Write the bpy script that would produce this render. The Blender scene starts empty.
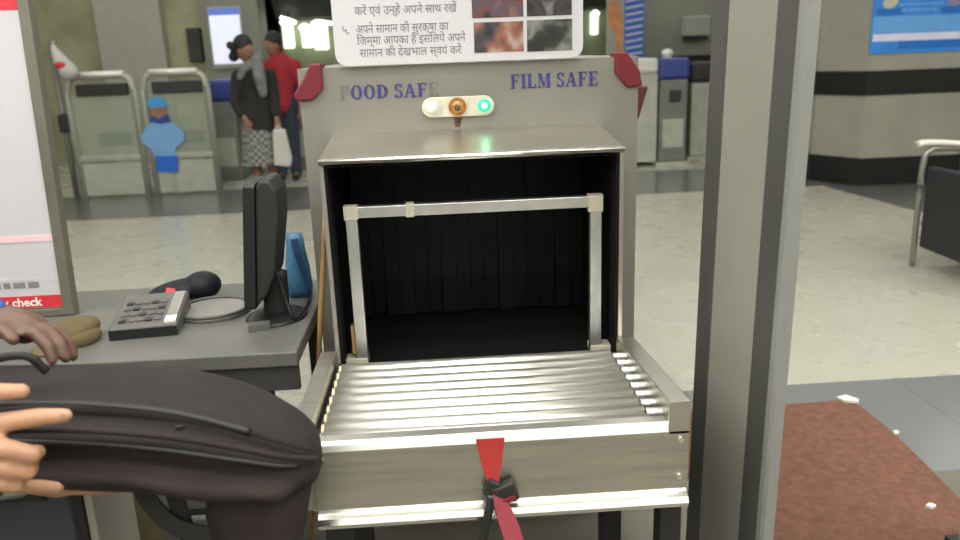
import bpy, bmesh, math, random
from mathutils import Vector, Matrix, Euler
random.seed(4)
C = bpy.context.scene.collection
V = Vector
PI = math.pi

# ------------------------------------------------------------------ materials
def mat(name, col, rough=.5, metal=0., var=.06, scale=8., bump=0., bscale=60., emit=None, estr=0., alpha=1., trans=0., stretch=None, spec=.5, coat=0.):
    m = bpy.data.materials.new(name); m.use_nodes = True
    nt = m.node_tree; N = nt.nodes; L = nt.links
    b = N['Principled BSDF']
    b.inputs['Roughness'].default_value = rough; b.inputs['Metallic'].default_value = metal
    b.inputs['Specular IOR Level'].default_value = spec; b.inputs['Coat Weight'].default_value = coat
    tc = N.new('ShaderNodeTexCoord'); mp = N.new('ShaderNodeMapping')
    if stretch: mp.inputs['Scale'].default_value = stretch
    L.new(tc.outputs['Object'], mp.inputs['Vector'])
    nz = N.new('ShaderNodeTexNoise'); nz.inputs['Scale'].default_value = scale; nz.inputs['Detail'].default_value = 4
    L.new(mp.outputs['Vector'], nz.inputs['Vector'])
    rp = N.new('ShaderNodeValToRGB')
    rp.color_ramp.elements[0].position = .3; rp.color_ramp.elements[1].position = .7
    rp.color_ramp.elements[0].color = [max(0, c*(1-var)) for c in col]+[1]
    rp.color_ramp.elements[1].color = [min(1, c*(1+var)) for c in col]+[1]
    L.new(nz.outputs['Fac'], rp.inputs['Fac']); L.new(rp.outputs['Color'], b.inputs['Base Color'])
    if bump:
        n2 = N.new('ShaderNodeTexNoise'); n2.inputs['Scale'].default_value = bscale; n2.inputs['Detail'].default_value = 3
        L.new(mp.outputs['Vector'], n2.inputs['Vector'])
        bp = N.new('ShaderNodeBump'); bp.inputs['Strength'].default_value = bump; bp.inputs['Distance'].default_value = .01
        L.new(n2.outputs['Fac'], bp.inputs['Height']); L.new(bp.outputs['Normal'], b.inputs['Normal'])
    if emit:
        b.inputs['Emission Color'].default_value = list(emit)+[1]; b.inputs['Emission Strength'].default_value = estr
    b.inputs['Alpha'].default_value = alpha; b.inputs['Transmission Weight'].default_value = trans
    return m

def tile_mat(name, c1, c2, cg, bw, bh, rough=.25, mortar=.004, rot=0, off=0.):
    m = mat(name, c1, rough, 0, .04, 2.)
    nt = m.node_tree; N = nt.nodes; L = nt.links; b = N['Principled BSDF']
    tc = N.new('ShaderNodeTexCoord'); mp = N.new('ShaderNodeMapping'); mp.inputs['Rotation'].default_value = (rot if isinstance(rot, tuple) else (0, 0, rot))
    L.new(tc.outputs['Object'], mp.inputs['Vector'])
    br = N.new('ShaderNodeTexBrick'); br.offset = off; br.squash = 1
    br.inputs['Color1'].default_value = list(c1)+[1]; br.inputs['Color2'].default_value = list(c2)+[1]; br.inputs['Mortar'].default_value = list(cg)+[1]
    br.inputs['Scale'].default_value = 1; br.inputs['Mortar Size'].default_value = mortar
    br.inputs['Brick Width'].default_value = bw; br.inputs['Row Height'].default_value = bh
    L.new(mp.outputs['Vector'], br.inputs['Vector'])
    nz = N.new('ShaderNodeTexNoise'); nz.inputs['Scale'].default_value = 2.5; nz.inputs['Detail'].default_value = 6
    L.new(tc.outputs['Object'], nz.inputs['Vector'])
    mr = N.new('ShaderNodeMapRange'); mr.inputs['To Min'].default_value = .975; mr.inputs['To Max'].default_value = 1.02
    L.new(nz.outputs['Fac'], mr.inputs['Value'])
    mx = N.new('ShaderNodeMix'); mx.data_type = 'RGBA'; mx.blend_type = 'MULTIPLY'; mx.inputs['Factor'].default_value = 1
    L.new(br.outputs['Color'], mx.inputs['A']); L.new(mr.outputs['Result'], mx.inputs['B'])
    L.new(mx.outputs['Result'], b.inputs['Base Color'])
    r2 = N.new('ShaderNodeMapRange'); r2.inputs['To Min'].default_value = rough*.95; r2.inputs['To Max'].default_value = rough*1.08
    L.new(nz.outputs['Fac'], r2.inputs['Value']); L.new(r2.outputs['Result'], b.inputs['Roughness'])
    return m

def check_mat(name, c1, c2, scale):
    m = mat(name, c1, .9)
    nt = m.node_tree; N = nt.nodes; L = nt.links; b = N['Principled BSDF']
    tc = N.new('ShaderNodeTexCoord'); ck = N.new('ShaderNodeTexChecker'); ck.inputs['Scale'].default_value = scale
    ck.inputs['Color1'].default_value = list(c1)+[1]; ck.inputs['Color2'].default_value = list(c2)+[1]
    L.new(tc.outputs['Object'], ck.inputs['Vector']); L.new(ck.outputs['Color'], b.inputs['Base Color'])
    return m

def blotch_mat(name, cols, scale, seed):
    m = mat(name, cols[0], .35)
    nt = m.node_tree; N = nt.nodes; L = nt.links; b = N['Principled BSDF']
    tc = N.new('ShaderNodeTexCoord'); nz = N.new('ShaderNodeTexNoise'); nz.noise_dimensions = '4D'
    nz.inputs['Scale'].default_value = scale; nz.inputs['W'].default_value = seed; nz.inputs['Detail'].default_value = 1.5
    L.new(tc.outputs['Object'], nz.inputs['Vector'])
    rp = N.new('ShaderNodeValToRGB'); el = rp.color_ramp.elements
    while len(el) < len(cols): el.new(.5)
    for i, c in enumerate(cols):
        el[i].position = .3+.4*i/(len(cols)-1); el[i].color = list(c)+[1]
    L.new(nz.outputs['Fac'], rp.inputs['Fac']); L.new(rp.outputs['Color'], b.inputs['Base Color'])
    return m

M = {}
def defm(k, *a, **kw): M[k] = mat(k, *a, **kw)
defm('cabinet_paint', (.195, .187, .165), .45, bump=.03, bscale=200, var=.05)
defm('brushed_steel', (.56, .55, .50), .24, 1., .06, 6., bump=.04, bscale=30, stretch=(1, 14, 14))
defm('panel_steel', (.50, .49, .43), .36, 1., .10, 5., bump=.04, bscale=30, stretch=(1, 14, 14))
defm('polished_steel', (.72, .71, .67), .18, 1., .05, 10.)
defm('roller_steel', (.84, .83, .79), .40, 1., .05, 12., bump=.01, bscale=20, stretch=(1, 12, 12))
defm('hood_steel', (.64, .62, .55), .34, 1., .08, 5.)
defm('black_paint', (.012, .012, .012), .6)
defm('tunnel_black', (.008, .008, .009), .8, spec=.1)
defm('curtain_rubber', (.006, .006, .007), .5, bump=.1, bscale=20, spec=.15)
defm('belt_rubber', (.008, .008, .008), .9, spec=.05)
defm('aluminium', (.66, .67, .66), .4, 1., .1, 14.)
defm('masking_tape', (.48, .44, .36), .7)
defm('bumper_red', (.14, .008, .016), .5)
defm('bumper_maroon', (.09, .02, .025), .6)
defm('letter_blue', (.035, .038, .16), .6, var=.3, scale=60)
defm('letter_faded', (.135, .128, .124), .6, var=.2, scale=60)
defm('indicator_plate', (.55, .52, .44), .35, var=.08)
defm('lens_clear', (.62, .60, .55), .12, coat=1)
defm('lens_amber', (.30, .125, .015), .25, coat=1, var=.25, scale=60)
defm('lens_green', (.01, .28, .13), .2, emit=(.01, 1., .34), estr=1.1)
defm('bulb_green', (.6, 1, .8), .2, emit=(.45, 1., .75), estr=14)
defm('rust_stain', (.09, .05, .03), .9, var=.4, scale=80)
defm('leg_black', (.012, .012, .014), .45)
defm('skirt_grey', (.20, .195, .17), .5, var=.1)
defm('apron_grey', (.09, .09, .085), .5)  # even dark grey for the back apron
defm('cream_cap', (.62, .52, .33), .4)
defm('white_board', (.54, .53, .57), .4, var=.01)
defm('print_grey', (.20, .20, .21), .7)
defm('print_pale', (.55, .54, .58), .7)
defm('print_red', (.60, .035, .05), .5)
defm('print_pink', (.80, .55, .62), .5)
defm('white_paint', (.80, .80, .78), .4)
defm('sign_frame', (.24, .225, .19), .4, .6, var=.12)
defm('detector_light', (.25, .244, .21), .5, var=.04, scale=3)
defm('detector_dark', (.06, .06, .055), .5, var=.06)
defm('detector_edge', (.22, .225, .215), .5, .1, var=.04)
defm('rug_brown', (.17, .078, .052), .98, bump=.6, bscale=220, var=.22, scale=40)
defm('paper_white', (.75, .74, .70), .8)
defm('desk_grey', (.105, .105, .097), .42, var=.15, scale=5)
defm('desk_dark', (.035, .035, .035), .5)
defm('plastic_black', (.008, .008, .009), .5)
defm('plastic_dark', (.016, .016, .017), .55)
defm('plastic_grey', (.085, .085, .082), .5, var=.1)
defm('plastic_pale', (.20, .20, .185), .45, var=.1)
defm('pouch_black', (.005, .005, .010), .6, spec=.3)
defm('bag_blue', (.05, .17, .29), .4, var=.3, scale=12, bump=.3, bscale=20)
defm('bag_navy', (.02, .06, .16), .5)
defm('bag_cloth', (.0145, .0115, .0125), .8, bump=.12, bscale=300, var=.22, scale=7, spec=.32)
defm('bag_purple', (.021, .0135, .0135), .8, bump=.12, bscale=300, var=.25, scale=9, spec=.32)
defm('bag_black', (.006, .006, .007), .7)
defm('zip_black', (.004, .004, .004), .5)
defm('skin_light', (.40, .215, .13), .5, var=.08, scale=20, bump=.05, bscale=120)
defm('nail', (.46, .28, .2), .3)
defm('skin_dark', (.10, .052, .035), .5, var=.12, scale=20, bump=.05, bscale=120)
defm('skin_mid', (.25, .13, .08), .5, var=.1)
defm('khaki', (.085, .07, .033), .9, bump=.2, bscale=80, var=.15)
defm('cap_olive', (.11, .085, .035), .9, bump=.2, bscale=120, var=.2)
defm('eye_dark', (.06, .05, .045), .3)
defm('hair_black', (.01, .009, .009), .6)
defm('cloth_black', (.014, .014, .014), .85, var=.3)
defm('cloth_grey', (.17, .17, .18), .9, var=.25, scale=14)
defm('cloth_red', (.34, .02, .035), .85, var=.12)
defm('cloth_white', (.52, .52, .50), .85)
defm('denim', (.03, .04, .07), .9)
defm('shirt_grey', (.22, .23, .22), .85)
defm('watch_metal', (.35, .36, .33), .35, .9, var=.3, scale=70)
defm('case_blue', (.040, .046, .058), .55, bump=.1, bscale=90, var=.12)
defm('case_edge', (.36, .34, .30), .4, .4)
defm('wood_stick', (.27, .16, .06), .6, var=.3, scale=6, stretch=(6, 6, .6))
defm('belt_red', (.34, .022, .02), .6, var=.1, bump=.1, bscale=300)
defm('belt_dark', (.16, .012, .02), .65, var=.1, bump=.1, bscale=300)
defm('buckle_black', (.018, .02, .018), .4)
defm('gate_steel', (.40, .41, .36), .4, .3, var=.08)
defm('gate_highlight', (.82, .82, .76), .3, .3, var=.04)  # gate steel with its white highlight put into the colour
defm('gate_body', (.17, .18, .16), .45, .2, var=.12)
defm('gate_pale', (.42, .43, .37), .45, .2, var=.1)
defm('gate_blue', (.028, .05, .24), .4)
defm('gate_lid', (.62, .62, .58), .3)
defm('gate_glass', (.40, .46, .38), .12, alpha=.42, var=.05)
defm('gate_black', (.02, .022, .024), .4)
defm('sticker_shirt', (.17, .36, .66), .5)
defm('sticker_cap', (.05, .28, .62), .5)
defm('sticker_navy', (.015, .05, .28), .5)
defm('sticker_trousers', (.015, .13, .62), .5)
defm('poster_blue', (.035, .24, .74), .45, var=.1, scale=6)
defm('poster_light', (.13, .38, .80), .45)
defm('poster_deep', (.012, .15, .56), .45)
defm('poster_white', (.70, .70, .88), .45)
defm('poster_cream', (.55, .52, .38), .5)
defm('poster_mauve', (.25, .22, .40), .5)
defm('column_stone', (.30, .295, .245), .4, var=.08, scale=3, bump=.02)
defm('column_black', (.012, .012, .013), .3)
defm('wall_green', (.24, .28, .17), .5, var=.3, scale=2)
defm('wall_plaster', (.23, .235, .195), .6, var=.08, scale=1.5)
defm('wall_pale', (.36, .36, .32), .5, var=.05)
defm('wall_warm_lit', (.33, .33, .21), .5, var=.25, scale=2)  # yellowish glow of warm lamps put into the wall colour
defm('wall_dark', (.035, .042, .034), .6, var=.3, scale=1.5)
defm('ceiling_paint', (.70, .70, .64), .7)
defm('soffit_dark', (.045, .052, .04), .6, var=.3, scale=1.5)
defm('lamp_glow', (.9, .92, .85), .5, emit=(1., .98, .90), estr=9.)
defm('strip_glow', (.9, .95, .85), .5, emit=(.95, 1., .82), estr=1.3)
defm('strip_hot', (.9, .95, .85), .5, emit=(.98, 1., .92), estr=3)
defm('light_box', (.7, .72, .85), .4, emit=(.72, .75, .95), estr=.55)
defm('light_head', (.1, .16, .5), .4, emit=(.1, .17, .6), estr=.5)
defm('chair_black', (.016, .016, .021), .5, var=.15)
defm('chair_arm', (.62, .61, .55), .4)
defm('chair_steel', (.30, .30, .27), .4, .7)
defm('banner_blue', (.03, .12, .55), .5)
defm('banner_white', (.55, .60, .72), .5)
defm('banner_orange', (.62, .27, .10), .6, var=.2, scale=9)
defm('housing_white', (.75, .75, .72), .4)
M['floor_tile'] = tile_mat('floor_tile', (.42, .415, .35), (.41, .405, .345), (.37, .365, .31), .9, .9, .27, .003)
M['granite_dark'] = tile_mat('granite_dark', (.135, .14, .135), (.115, .12, .118), (.08, .08, .08), .9, .75, .22, .003)
M['granite_blue'] = tile_mat('granite_blue', (.17, .175, .185), (.155, .16, .17), (.12, .12, .12), .9, .75, .2, .003)
M['floor_brown'] = tile_mat('floor_brown', (.15, .14, .115), (.14, .13, .105), (.09, .09, .08), .9, .9, .4, .003)
M['skirt_check'] = check_mat('skirt_check', (.10, .10, .10), (.27, .27, .26), 28)
M['photo_red'] = blotch_mat('photo_red', [(.02, .02, .03), (.13, .05, .05), (.07, .06, .09), (.20, .10, .08)], 22, 1.3)
M['photo_black'] = blotch_mat('photo_black', [(.015, .015, .018), (.05, .04, .05), (.02, .02, .02), (.25, .22, .22)], 20, 2.7)
M['photo_orange'] = blotch_mat('photo_orange', [(.02, .02, .025), (.06, .05, .06), (.26, .10, .07), (.38, .33, .31)], 22, 7.1)
M['photo_grey'] = blotch_mat('photo_grey', [(.018, .02, .018), (.03, .035, .03), (.20, .21, .20), (.02, .02, .02)], 18, 4.9)

# ------------------------------------------------------------------ mesh helpers
def link(name, bm, m, parent=None, smooth=False, bev=0.):
    me = bpy.data.meshes.new(name)
    bmesh.ops.recalc_face_normals(bm, faces=bm.faces[:])
    bm.to_mesh(me); bm.free()
    for mm in (m if isinstance(m, (list, tuple)) else [m]): me.materials.append(M[mm])
    o = bpy.data.objects.new(name, me); C.objects.link(o)
    if smooth:
        for p in me.polygons: p.use_smooth = True
    if bev:
        b = o.modifiers.new('edge', 'BEVEL'); b.width = bev; b.segments = 2; b.limit_method = 'ANGLE'; b.angle_limit = math.radians(40)
    if parent is not None:
        o.parent = parent; o.matrix_parent_inverse = Matrix.Translation(parent.location).inverted() if parent.type == 'EMPTY' else Matrix()
        if parent.type != 'EMPTY' and parent.parent is not None and parent.parent.type == 'EMPTY':
            o.matrix_parent_inverse = Matrix.Translation(parent.parent.location).inverted() @ Matrix.Translation(parent.parent.location)
    return o

def thing(name, label, cat, loc=(0, 0, 0), group=None):
    o = bpy.data.objects.new(name, None); C.objects.link(o); o.location = loc
    o.empty_display_size = .1
    o['label'] = label; o['category'] = cat
    if group: o['group'] = group
    return o

def tag(o, label, cat, group=None):
    o['label'] = label; o['category'] = cat
    if group: o['group'] = group
    return o

def struct(name, bm, m, parent=None, **k):
    o = link(name, bm, m, parent, **k); o['kind'] = 'structure'
    return o

def NB(): return bmesh.new()
def box(bm, x0, x1, y0, y1, z0, z1, rot=None, piv=None):
    vs = [bm.verts.new((x, y, z)) for x in (x0, x1) for y in (y0, y1) for z in (z0, z1)]
    for f in ((0, 1, 3, 2), (4, 6, 7, 5), (0, 4, 5, 1), (2, 3, 7, 6), (0, 2, 6, 4), (1, 5, 7, 3)):
        bm.faces.new([vs[i] for i in f])
    if rot is not None:
        bmesh.ops.rotate(bm, verts=vs, cent=piv or ((x0+x1)/2, (y0+y1)/2, (z0+z1)/2), matrix=Euler(rot).to_matrix())
    return bm
def B(*a, **k): return box(NB(), *a, **k)

def prism(bm, poly, axis, a, b):
    """extrude a 2-D outline along an axis: 'y' -> outline in (x,z); 'z' -> (x,y); 'x' -> (y,z)"""
    def P(p, t):
        return {'y': (p[0], t, p[1]), 'z': (p[0], p[1], t), 'x': (t, p[0], p[1])}[axis]
    A = [bm.verts.new(P(p, a)) for p in poly]; D = [bm.verts.new(P(p, b)) for p in poly]
    bm.faces.new(A); bm.faces.new(D[::-1])
    n = len(poly)
    for i in range(n): bm.faces.new([A[i], D[i], D[(i+1) % n], A[(i+1) % n]])
    return bm

def tube(bm, pts, r, n=12, cap=True, flat=None):
    """sweep a circle (or an ellipse flat=(rw, rt, upvector)) along points"""
    pts = [V(p) for p in pts]; rings = []
    up0 = V((0, 0, 1))
    for i, p in enumerate(pts):
        t = (pts[min(i+1, len(pts)-1)]-pts[max(i-1, 0)]).normalized()
        u = V(flat[2]) if flat else up0
        s = t.cross(u)
        if s.length < 1e-3: s = t.cross(V((0, 1, 0)))
        s.normalize(); w = s.cross(t).normalized()
        rr = r[i] if isinstance(r, (list, tuple)) else r
        ra, rb = (flat[0], flat[1]) if flat else (rr, rr)
        rings.append([bm.verts.new(p+s*ra*math.cos(2*PI*k/n)+w*rb*math.sin(2*PI*k/n)) for k in range(n)])
    for a, b in zip(rings, rings[1:]):
        for k in range(n): bm.faces.new([a[k], a[(k+1) % n], b[(k+1) % n], b[k]])
    if cap: bm.faces.new(rings[0][::-1]); bm.faces.new(rings[-1])
    return bm
def T(*a, **k): return tube(NB(), *a, **k)

def ribbon(bm, pts, widths, thick, normals):
    rings = []
    for i, p in enumerate(pts):
        p = V(p); t = (V(pts[min(i+1, len(pts)-1)])-V(pts[max(i-1, 0)])).normalized()
        n = V(normals[i]).normalized(); s = t.cross(n).normalized(); n = s.cross(t).normalized()
        w = widths[i]/2
        rings.append([bm.verts.new(p+s*a*w+n*b*thick/2) for a, b in ((-1, -1), (1, -1), (1, 1), (-1, 1))])
    for a, b in zip(rings, rings[1:]):
        for k in range(4): bm.faces.new([a[k], a[(k+1) % 4], b[(k+1) % 4], b[k]])
    bm.faces.new(rings[0][::-1]); bm.faces.new(rings[-1])
    return bm

def ball(bm, c, r, sub=2, rot=None):
    r = (r, r, r) if not isinstance(r, (tuple, list)) else r
    mt = Matrix.Translation(c) @ (Euler(rot).to_matrix().to_4x4() if rot else Matrix()) @ Matrix.Diagonal((*r, 1))
    bmesh.ops.create_icosphere(bm, subdivisions=sub, radius=1, matrix=mt)
    return bm
def disc(bm, c, r, h, axis='y', n=28):
    ax = {'x': V((1, 0, 0)), 'y': V((0, 1, 0)), 'z': V((0, 0, 1))}[axis]
    return tube(bm, [V(c)-ax*h/2, V(c)+ax*h/2], r, n)

def curve_pts(pts, n=10):
    """Catmull-Rom through points"""
    P = [V(p) for p in pts]; P = [2*P[0]-P[1]]+P+[2*P[-1]-P[-2]]; out = []
    for i in range(1, len(P)-2):
        for k in range(n):
            t = k/n; a, b, c, d = P[i-1:i+3]
            out.append(.5*((2*b)+(c-a)*t+(2*a-5*b+4*c-d)*t*t+(3*b-a-3*c+d)*t**3))
    out.append(P[-2]); return out

def limb(bm, pts, radii, step=.35):
    for (a, ra), (b, rb) in zip(zip(pts, radii), zip(pts[1:], radii[1:])):
        a, b = V(a), V(b); d = (b-a).length; n = max(1, int(d/(step*min(ra, rb))))
        for k in range(n+1):
            t = k/n; ball(bm, a.lerp(b, t), ra+(rb-ra)*t, 2)

def fuse(name, bm, m, parent=None, voxel=.008, smooth=6):
    """union overlapping closed shapes into one continuous skin"""
    me = bpy.data.meshes.new(name+'_raw'); bm.to_mesh(me); bm.free()
    o = bpy.data.objects.new(name+'_raw', me); C.objects.link(o)
    r = o.modifiers.new('r', 'REMESH'); r.mode = 'VOXEL'; r.voxel_size = voxel; r.use_smooth_shade = True
    s = o.modifiers.new('s', 'SMOOTH'); s.iterations = smooth; s.factor = .5
    dg = bpy.context.evaluated_depsgraph_get(); dg.update()
    me2 = bpy.data.meshes.new_from_object(o.evaluated_get(dg)); me2.name = name
    bpy.data.objects.remove(o); bpy.data.meshes.remove(me)
    me2.materials.clear(); me2.materials.append(M[m])
    for p in me2.polygons: p.use_smooth = True
    ob = bpy.data.objects.new(name, me2); C.objects.link(ob)
    if parent is not None:
        ob.parent = parent; ob.matrix_parent_inverse = Matrix.Translation(parent.location).inverted() if parent.type == 'EMPTY' else Matrix()
    return ob

def text(name, body, m, parent, size, origin, xdir=(1, 0, 0), zdir=(0, 0, 1), extr=.0006, bold=0., width=None, sx=1.):
    cu = bpy.data.curves.new(name+'_c', 'FONT'); cu.body = body; cu.size = size; cu.extrude = extr; cu.offset = bold; cu.resolution_u = 3
    o = bpy.data.objects.new(name+'_c', cu); C.objects.link(o)
    dg = bpy.context.evaluated_depsgraph_get(); dg.update()
    me = bpy.data.meshes.new_from_object(o.evaluated_get(dg)); bpy.data.objects.remove(o); bpy.data.curves.remove(cu)
    xs = [v.co.x for v in me.vertices] or [0, 1]
    k = (width/(max(xs)-min(xs))) if width else sx
    X = V(xdir).normalized(); Z = V(zdir).normalized(); Y = X.cross(Z)
    x0 = min(xs) if width else 0
    for v in me.vertices:
        c = v.co.copy(); v.co = V(origin)+X*(c.x-x0)*k+Z*c.y-Y*c.z
    me.materials.clear(); me.materials.append(M[m]); me.name = name
    return me

def add_mesh(name, me, parent):
    o = bpy.data.objects.new(name, me); C.objects.link(o); o.parent = parent
    o.matrix_parent_inverse = Matrix.Translation(parent.location).inverted() if parent.type == 'EMPTY' else Matrix()
    return o

# ------------------------------------------------------------------ the hall
struct('floor', B(-9, 9, -5, 20, -.1, 0), 'floor_tile')
struct('trim_1', B(-9, 9, 7.50, 8.92, -.05, .002), 'granite_dark')
bm = NB(); box(bm, -9, 9, 2.245, 2.985, -.05, .002); struct('trim_2', bm, 'granite_blue')
struct('trim_3', B(-9, 9, -5, 2.244, -.05, .002), 'floor_brown')
bm = NB(); prism(bm, [(3.70, 7.5), (3.84, 6.22), (4.05, 5.2), (9, 5.2), (9, 7.5)], 'z', -.05, .0025); struct('trim_4', bm, 'granite_dark')
struct('ceiling', B(-9, 9, -5, 20, 3.4, 3.5), 'ceiling_paint')
struct('wall_back', B(-9, 9, 19.9, 20.1, 0, 3.4), 'wall_plaster')
struct('wall_left', B(-9.1, -9, -5, 20, 0, 3.4), 'wall_plaster')
struct('wall_right', B(9, 9.1, -5, 20, 0, 3.4), 'wall_plaster')
struct('wall_front', B(-9, 9, -5.1, -5, 0, 3.4), 'wall_plaster')
# left end of the hall: pale pier, bays with warm light put into their colour, the dark soffit of the passage
struct('wall_pier', B(-4.83, -3.92, 12, 12.5, 0, 3.4), 'wall_pale')
struct('wall_bay', B(-9, -4.83, 12.25, 12.6, 0, 3.4), 'wall_warm_lit')
struct('wall_niche', B(-3.92, -3.35, 12.2, 12.6, 0, 3.4), 'wall_warm_lit')
struct('wall_corner', B(-3.35, -2.55, 12.0, 12.6, 0, 3.4), 'wall_plaster')
bm = NB(); prism(bm, [(12.6, 3.4), (12.6, 2.75), (13.4, 2.02), (19.9, 1.98), (19.9, 3.4)], 'x', -2.55, 3.1); struct('ceiling_soffit', bm, 'soffit_dark')
struct('wall_passage', B(-2.55, 3.1, 13.7, 13.9, 0, 2.0), 'wall_green')
struct('wall_far', B(2.80, 9, 11.2, 11.5, 0, 3.4), 'wall_plaster')
struct('trim_5', B(2.80, 9, 11.15, 11.2, .98, 1.24), 'column_black')
struct('trim_6', B(2.80, 9, 11.15, 11.2, 0, .25), 'column_black')
# stone column with a chamfered corner, black bands
def oct_poly(e):
    x0, x1, y0, y1, c = 3.73-e, 5.25+e, 7.40-e, 8.9+e, .27
    return [(x0+c, y0), (x1-c, y0), (x1, y0+c), (x1, y1-c), (x1-c, y1), (x0+c, y1), (x0, y1-c), (x0, y0+c+.18)]
col = struct('column', prism(NB(), oct_poly(0), 'z', 0, 3.4), 'column_stone')
o = link('band', prism(NB(), oct_poly(.012), 'z', .865, 1.09), 'column_black', col); o['label'] = 'black stone band'
o = link('plinth', prism(NB(), oct_poly(.015), 'z', 0, .27), 'column_black', col); o['label'] = 'black stone plinth'

# unseen ceiling lamps, rows added to brighten the scanner front and rollers
def ceiling_light(x, y, w, d, label):
    t = thing('ceiling_light', label, 'ceiling light', (x, y, 3.34), 'added ceiling lights over the hall')
    link('housing', B(x-w/2-.03, x+w/2+.03, y-d/2-.03, y+d/2+.03, 3.35, 3.4), 'housing_white', t)
    link('diffuser', B(x-w/2, x+w/2, y-d/2, y+d/2, 3.335, 3.35), 'lamp_glow', t)
for y in (-4.2, -3.1, -2.0, -.9, .1, 1.0, 1.9, 3.0, 4.9, 7.8, 10.8):
    ceiling_light(.4, y, 13.4, .34 if y < 2 else .19, 'unseen long linear ceiling light added across the hall overhead')

# ------------------------------------------------------------------ X-ray baggage scanner
sc = thing('baggage_scanner', 'grey X-ray baggage scanner with black tunnel behind the roller table', 'scanner', (.014, 2.16, 0))
X0, X1 = -.44, .469
TZ0, TZ1 = .60, 1.185
bm = NB()
box(bm, X0, -.345, 2.16, 4.1, .12, 1.374); box(bm, .35, X1, 2.16, 4.1, .12, 1.374)
box(bm, -.345, .35, 2.16, 4.1, TZ1, 1.374); box(bm, -.345, .35, 2.16, 4.1, .12, TZ0)
box(bm, -.345, .35, 2.9, 2.92, TZ0, TZ1)
bmesh.ops.remove_doubles(bm, verts=bm.verts, dist=.0005)
link('cabinet', bm, 'cabinet_paint', sc)
for x in (-.38, .41):
    for y in (2.3, 3.9):
        link('foot', disc(NB(), (x, y, .06), .03, .12, 'z', 16), 'leg_black', sc)
# hood: sloping steel roof, cheeks and black lining
bm = NB()
prism(bm, [(1.862, 1.170), (2.16, 1.200), (2.16, 1.188), (1.862, 1.158)], 'x', -.362, .362)
hood = link('hood', bm, 'hood_steel', sc, bev=.002)
link('hood_lip', tube(NB(), [(-.362, 1.862, 1.164), (.362, 1.862, 1.164)], .008, 10), 'polished_steel', hood, smooth=True)
for s in (-1, 1):
    xa, xb = sorted((s*.362, s*.352))
    link('hood_cheek', B(xa, xb, 1.862, 2.16, .625, 1.166), 'hood_steel' if s > 0 else 'cabinet_paint', sc)
bm = NB()
for s in (-1, 1):
    xa, xb = sorted((s*.3515, s*.345)); box(bm, xa, xb, 1.868, 2.9, .62, 1.157)
box(bm, -.345, .345, 1.868, 2.9, 1.150, 1.157)
box(bm, -.345, .35, 2.885, 2.899, TZ0, TZ1)
link('tunnel_lining', bm, 'tunnel_black', sc)
link('conveyor_belt', B(-.342, .342, 1.885, 2.9, .602, .628), 'belt_rubber', sc, bev=.004)
# lead-rubber curtain
nc = 16
for i in range(nc):
    w = .686/nc; xa = -.343+i*w; yo = 2.30+.006*(i % 2)+random.uniform(-.002, .002)
    pts = [(xa+w/2, yo+.01*math.sin(i*1.7)*t*t, 1.148-.512*t) for t in (0, .25, .5, .75, 1)]
    link('curtain_strip', ribbon(NB(), pts, [w*.97]*5, .004, [(0, -1, 0)]*5), 'curtain_rubber', sc)
# aluminium frame around the mouth
FY = 1.93
bm = NB()
prism(bm, [(-.318, .632), (-.289, .632), (-.289, 1.015), (-.289, 1.044), (-.318, 1.044)], 'y', FY-.012, FY+.012)
prism(bm, [(.292, .632), (.321, .632), (.321, 1.044), (.292, 1.044)], 'y', FY-.012, FY+.012)
prism(bm, [(-.29, 1.016), (.293, 1.016), (.293, 1.044), (-.29, 1.044)], 'y', FY-.0125, FY+.0125)
fr = link('entry_frame', bm, 'aluminium', sc, bev=.0015)
for s, xa, xb in ((-1, -.347, -.289), (1, .292, .35)):
    o = link('frame_foot', B(xa, xb, FY-.016, FY+.03, .629, .647), 'masking_tape', fr, bev=.002); o['label'] = 'beige taped foot bracket'
for xa, xb, za, zb in ((-.321, -.286, 1.012, 1.047), (.287, .324, 1.004, 1.047), (-.168, -.148, 1.013, 1.047)):
    o = link('tape_wrap', B(xa, xb, FY-.014, FY+.014, za, zb), 'masking_tape', fr, bev=.001); o['label'] = 'beige tape wrap'
link('sensor_clip', B(-.327, -.319, FY-.01, FY+.01, .66, .735), 'wood_stick', fr)
# corner bumpers
hexL = [(-.425, 1.348), (-.403, 1.386), (-.374, 1.386), (-.376, 1.322), (-.405, 1.293), (-.452, 1.294), (-.452, 1.31)]
hexR = [(.404, 1.386), (.436, 1.386), (.470, 1.337), (.478, 1.297), (.437, 1.294), (.403, 1.334)]
for pl in (hexL, hexR):
    o = link('corner_bumper', prism(NB(), pl, 'y', 2.146, 2.22), 'bumper_red', sc, bev=.004); o['label'] = 'dark red corner bumper'
bm = NB(); prism(bm, [(.469, 1.293), (.545, 1.286), (.52, 1.20), (.500, 1.160), (.469, 1.160)], 'y', 2.33, 2.62)
o = link('side_bumper', bm, 'bumper_maroon', sc, bev=.006); o['label'] = 'maroon side bumper'
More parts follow.
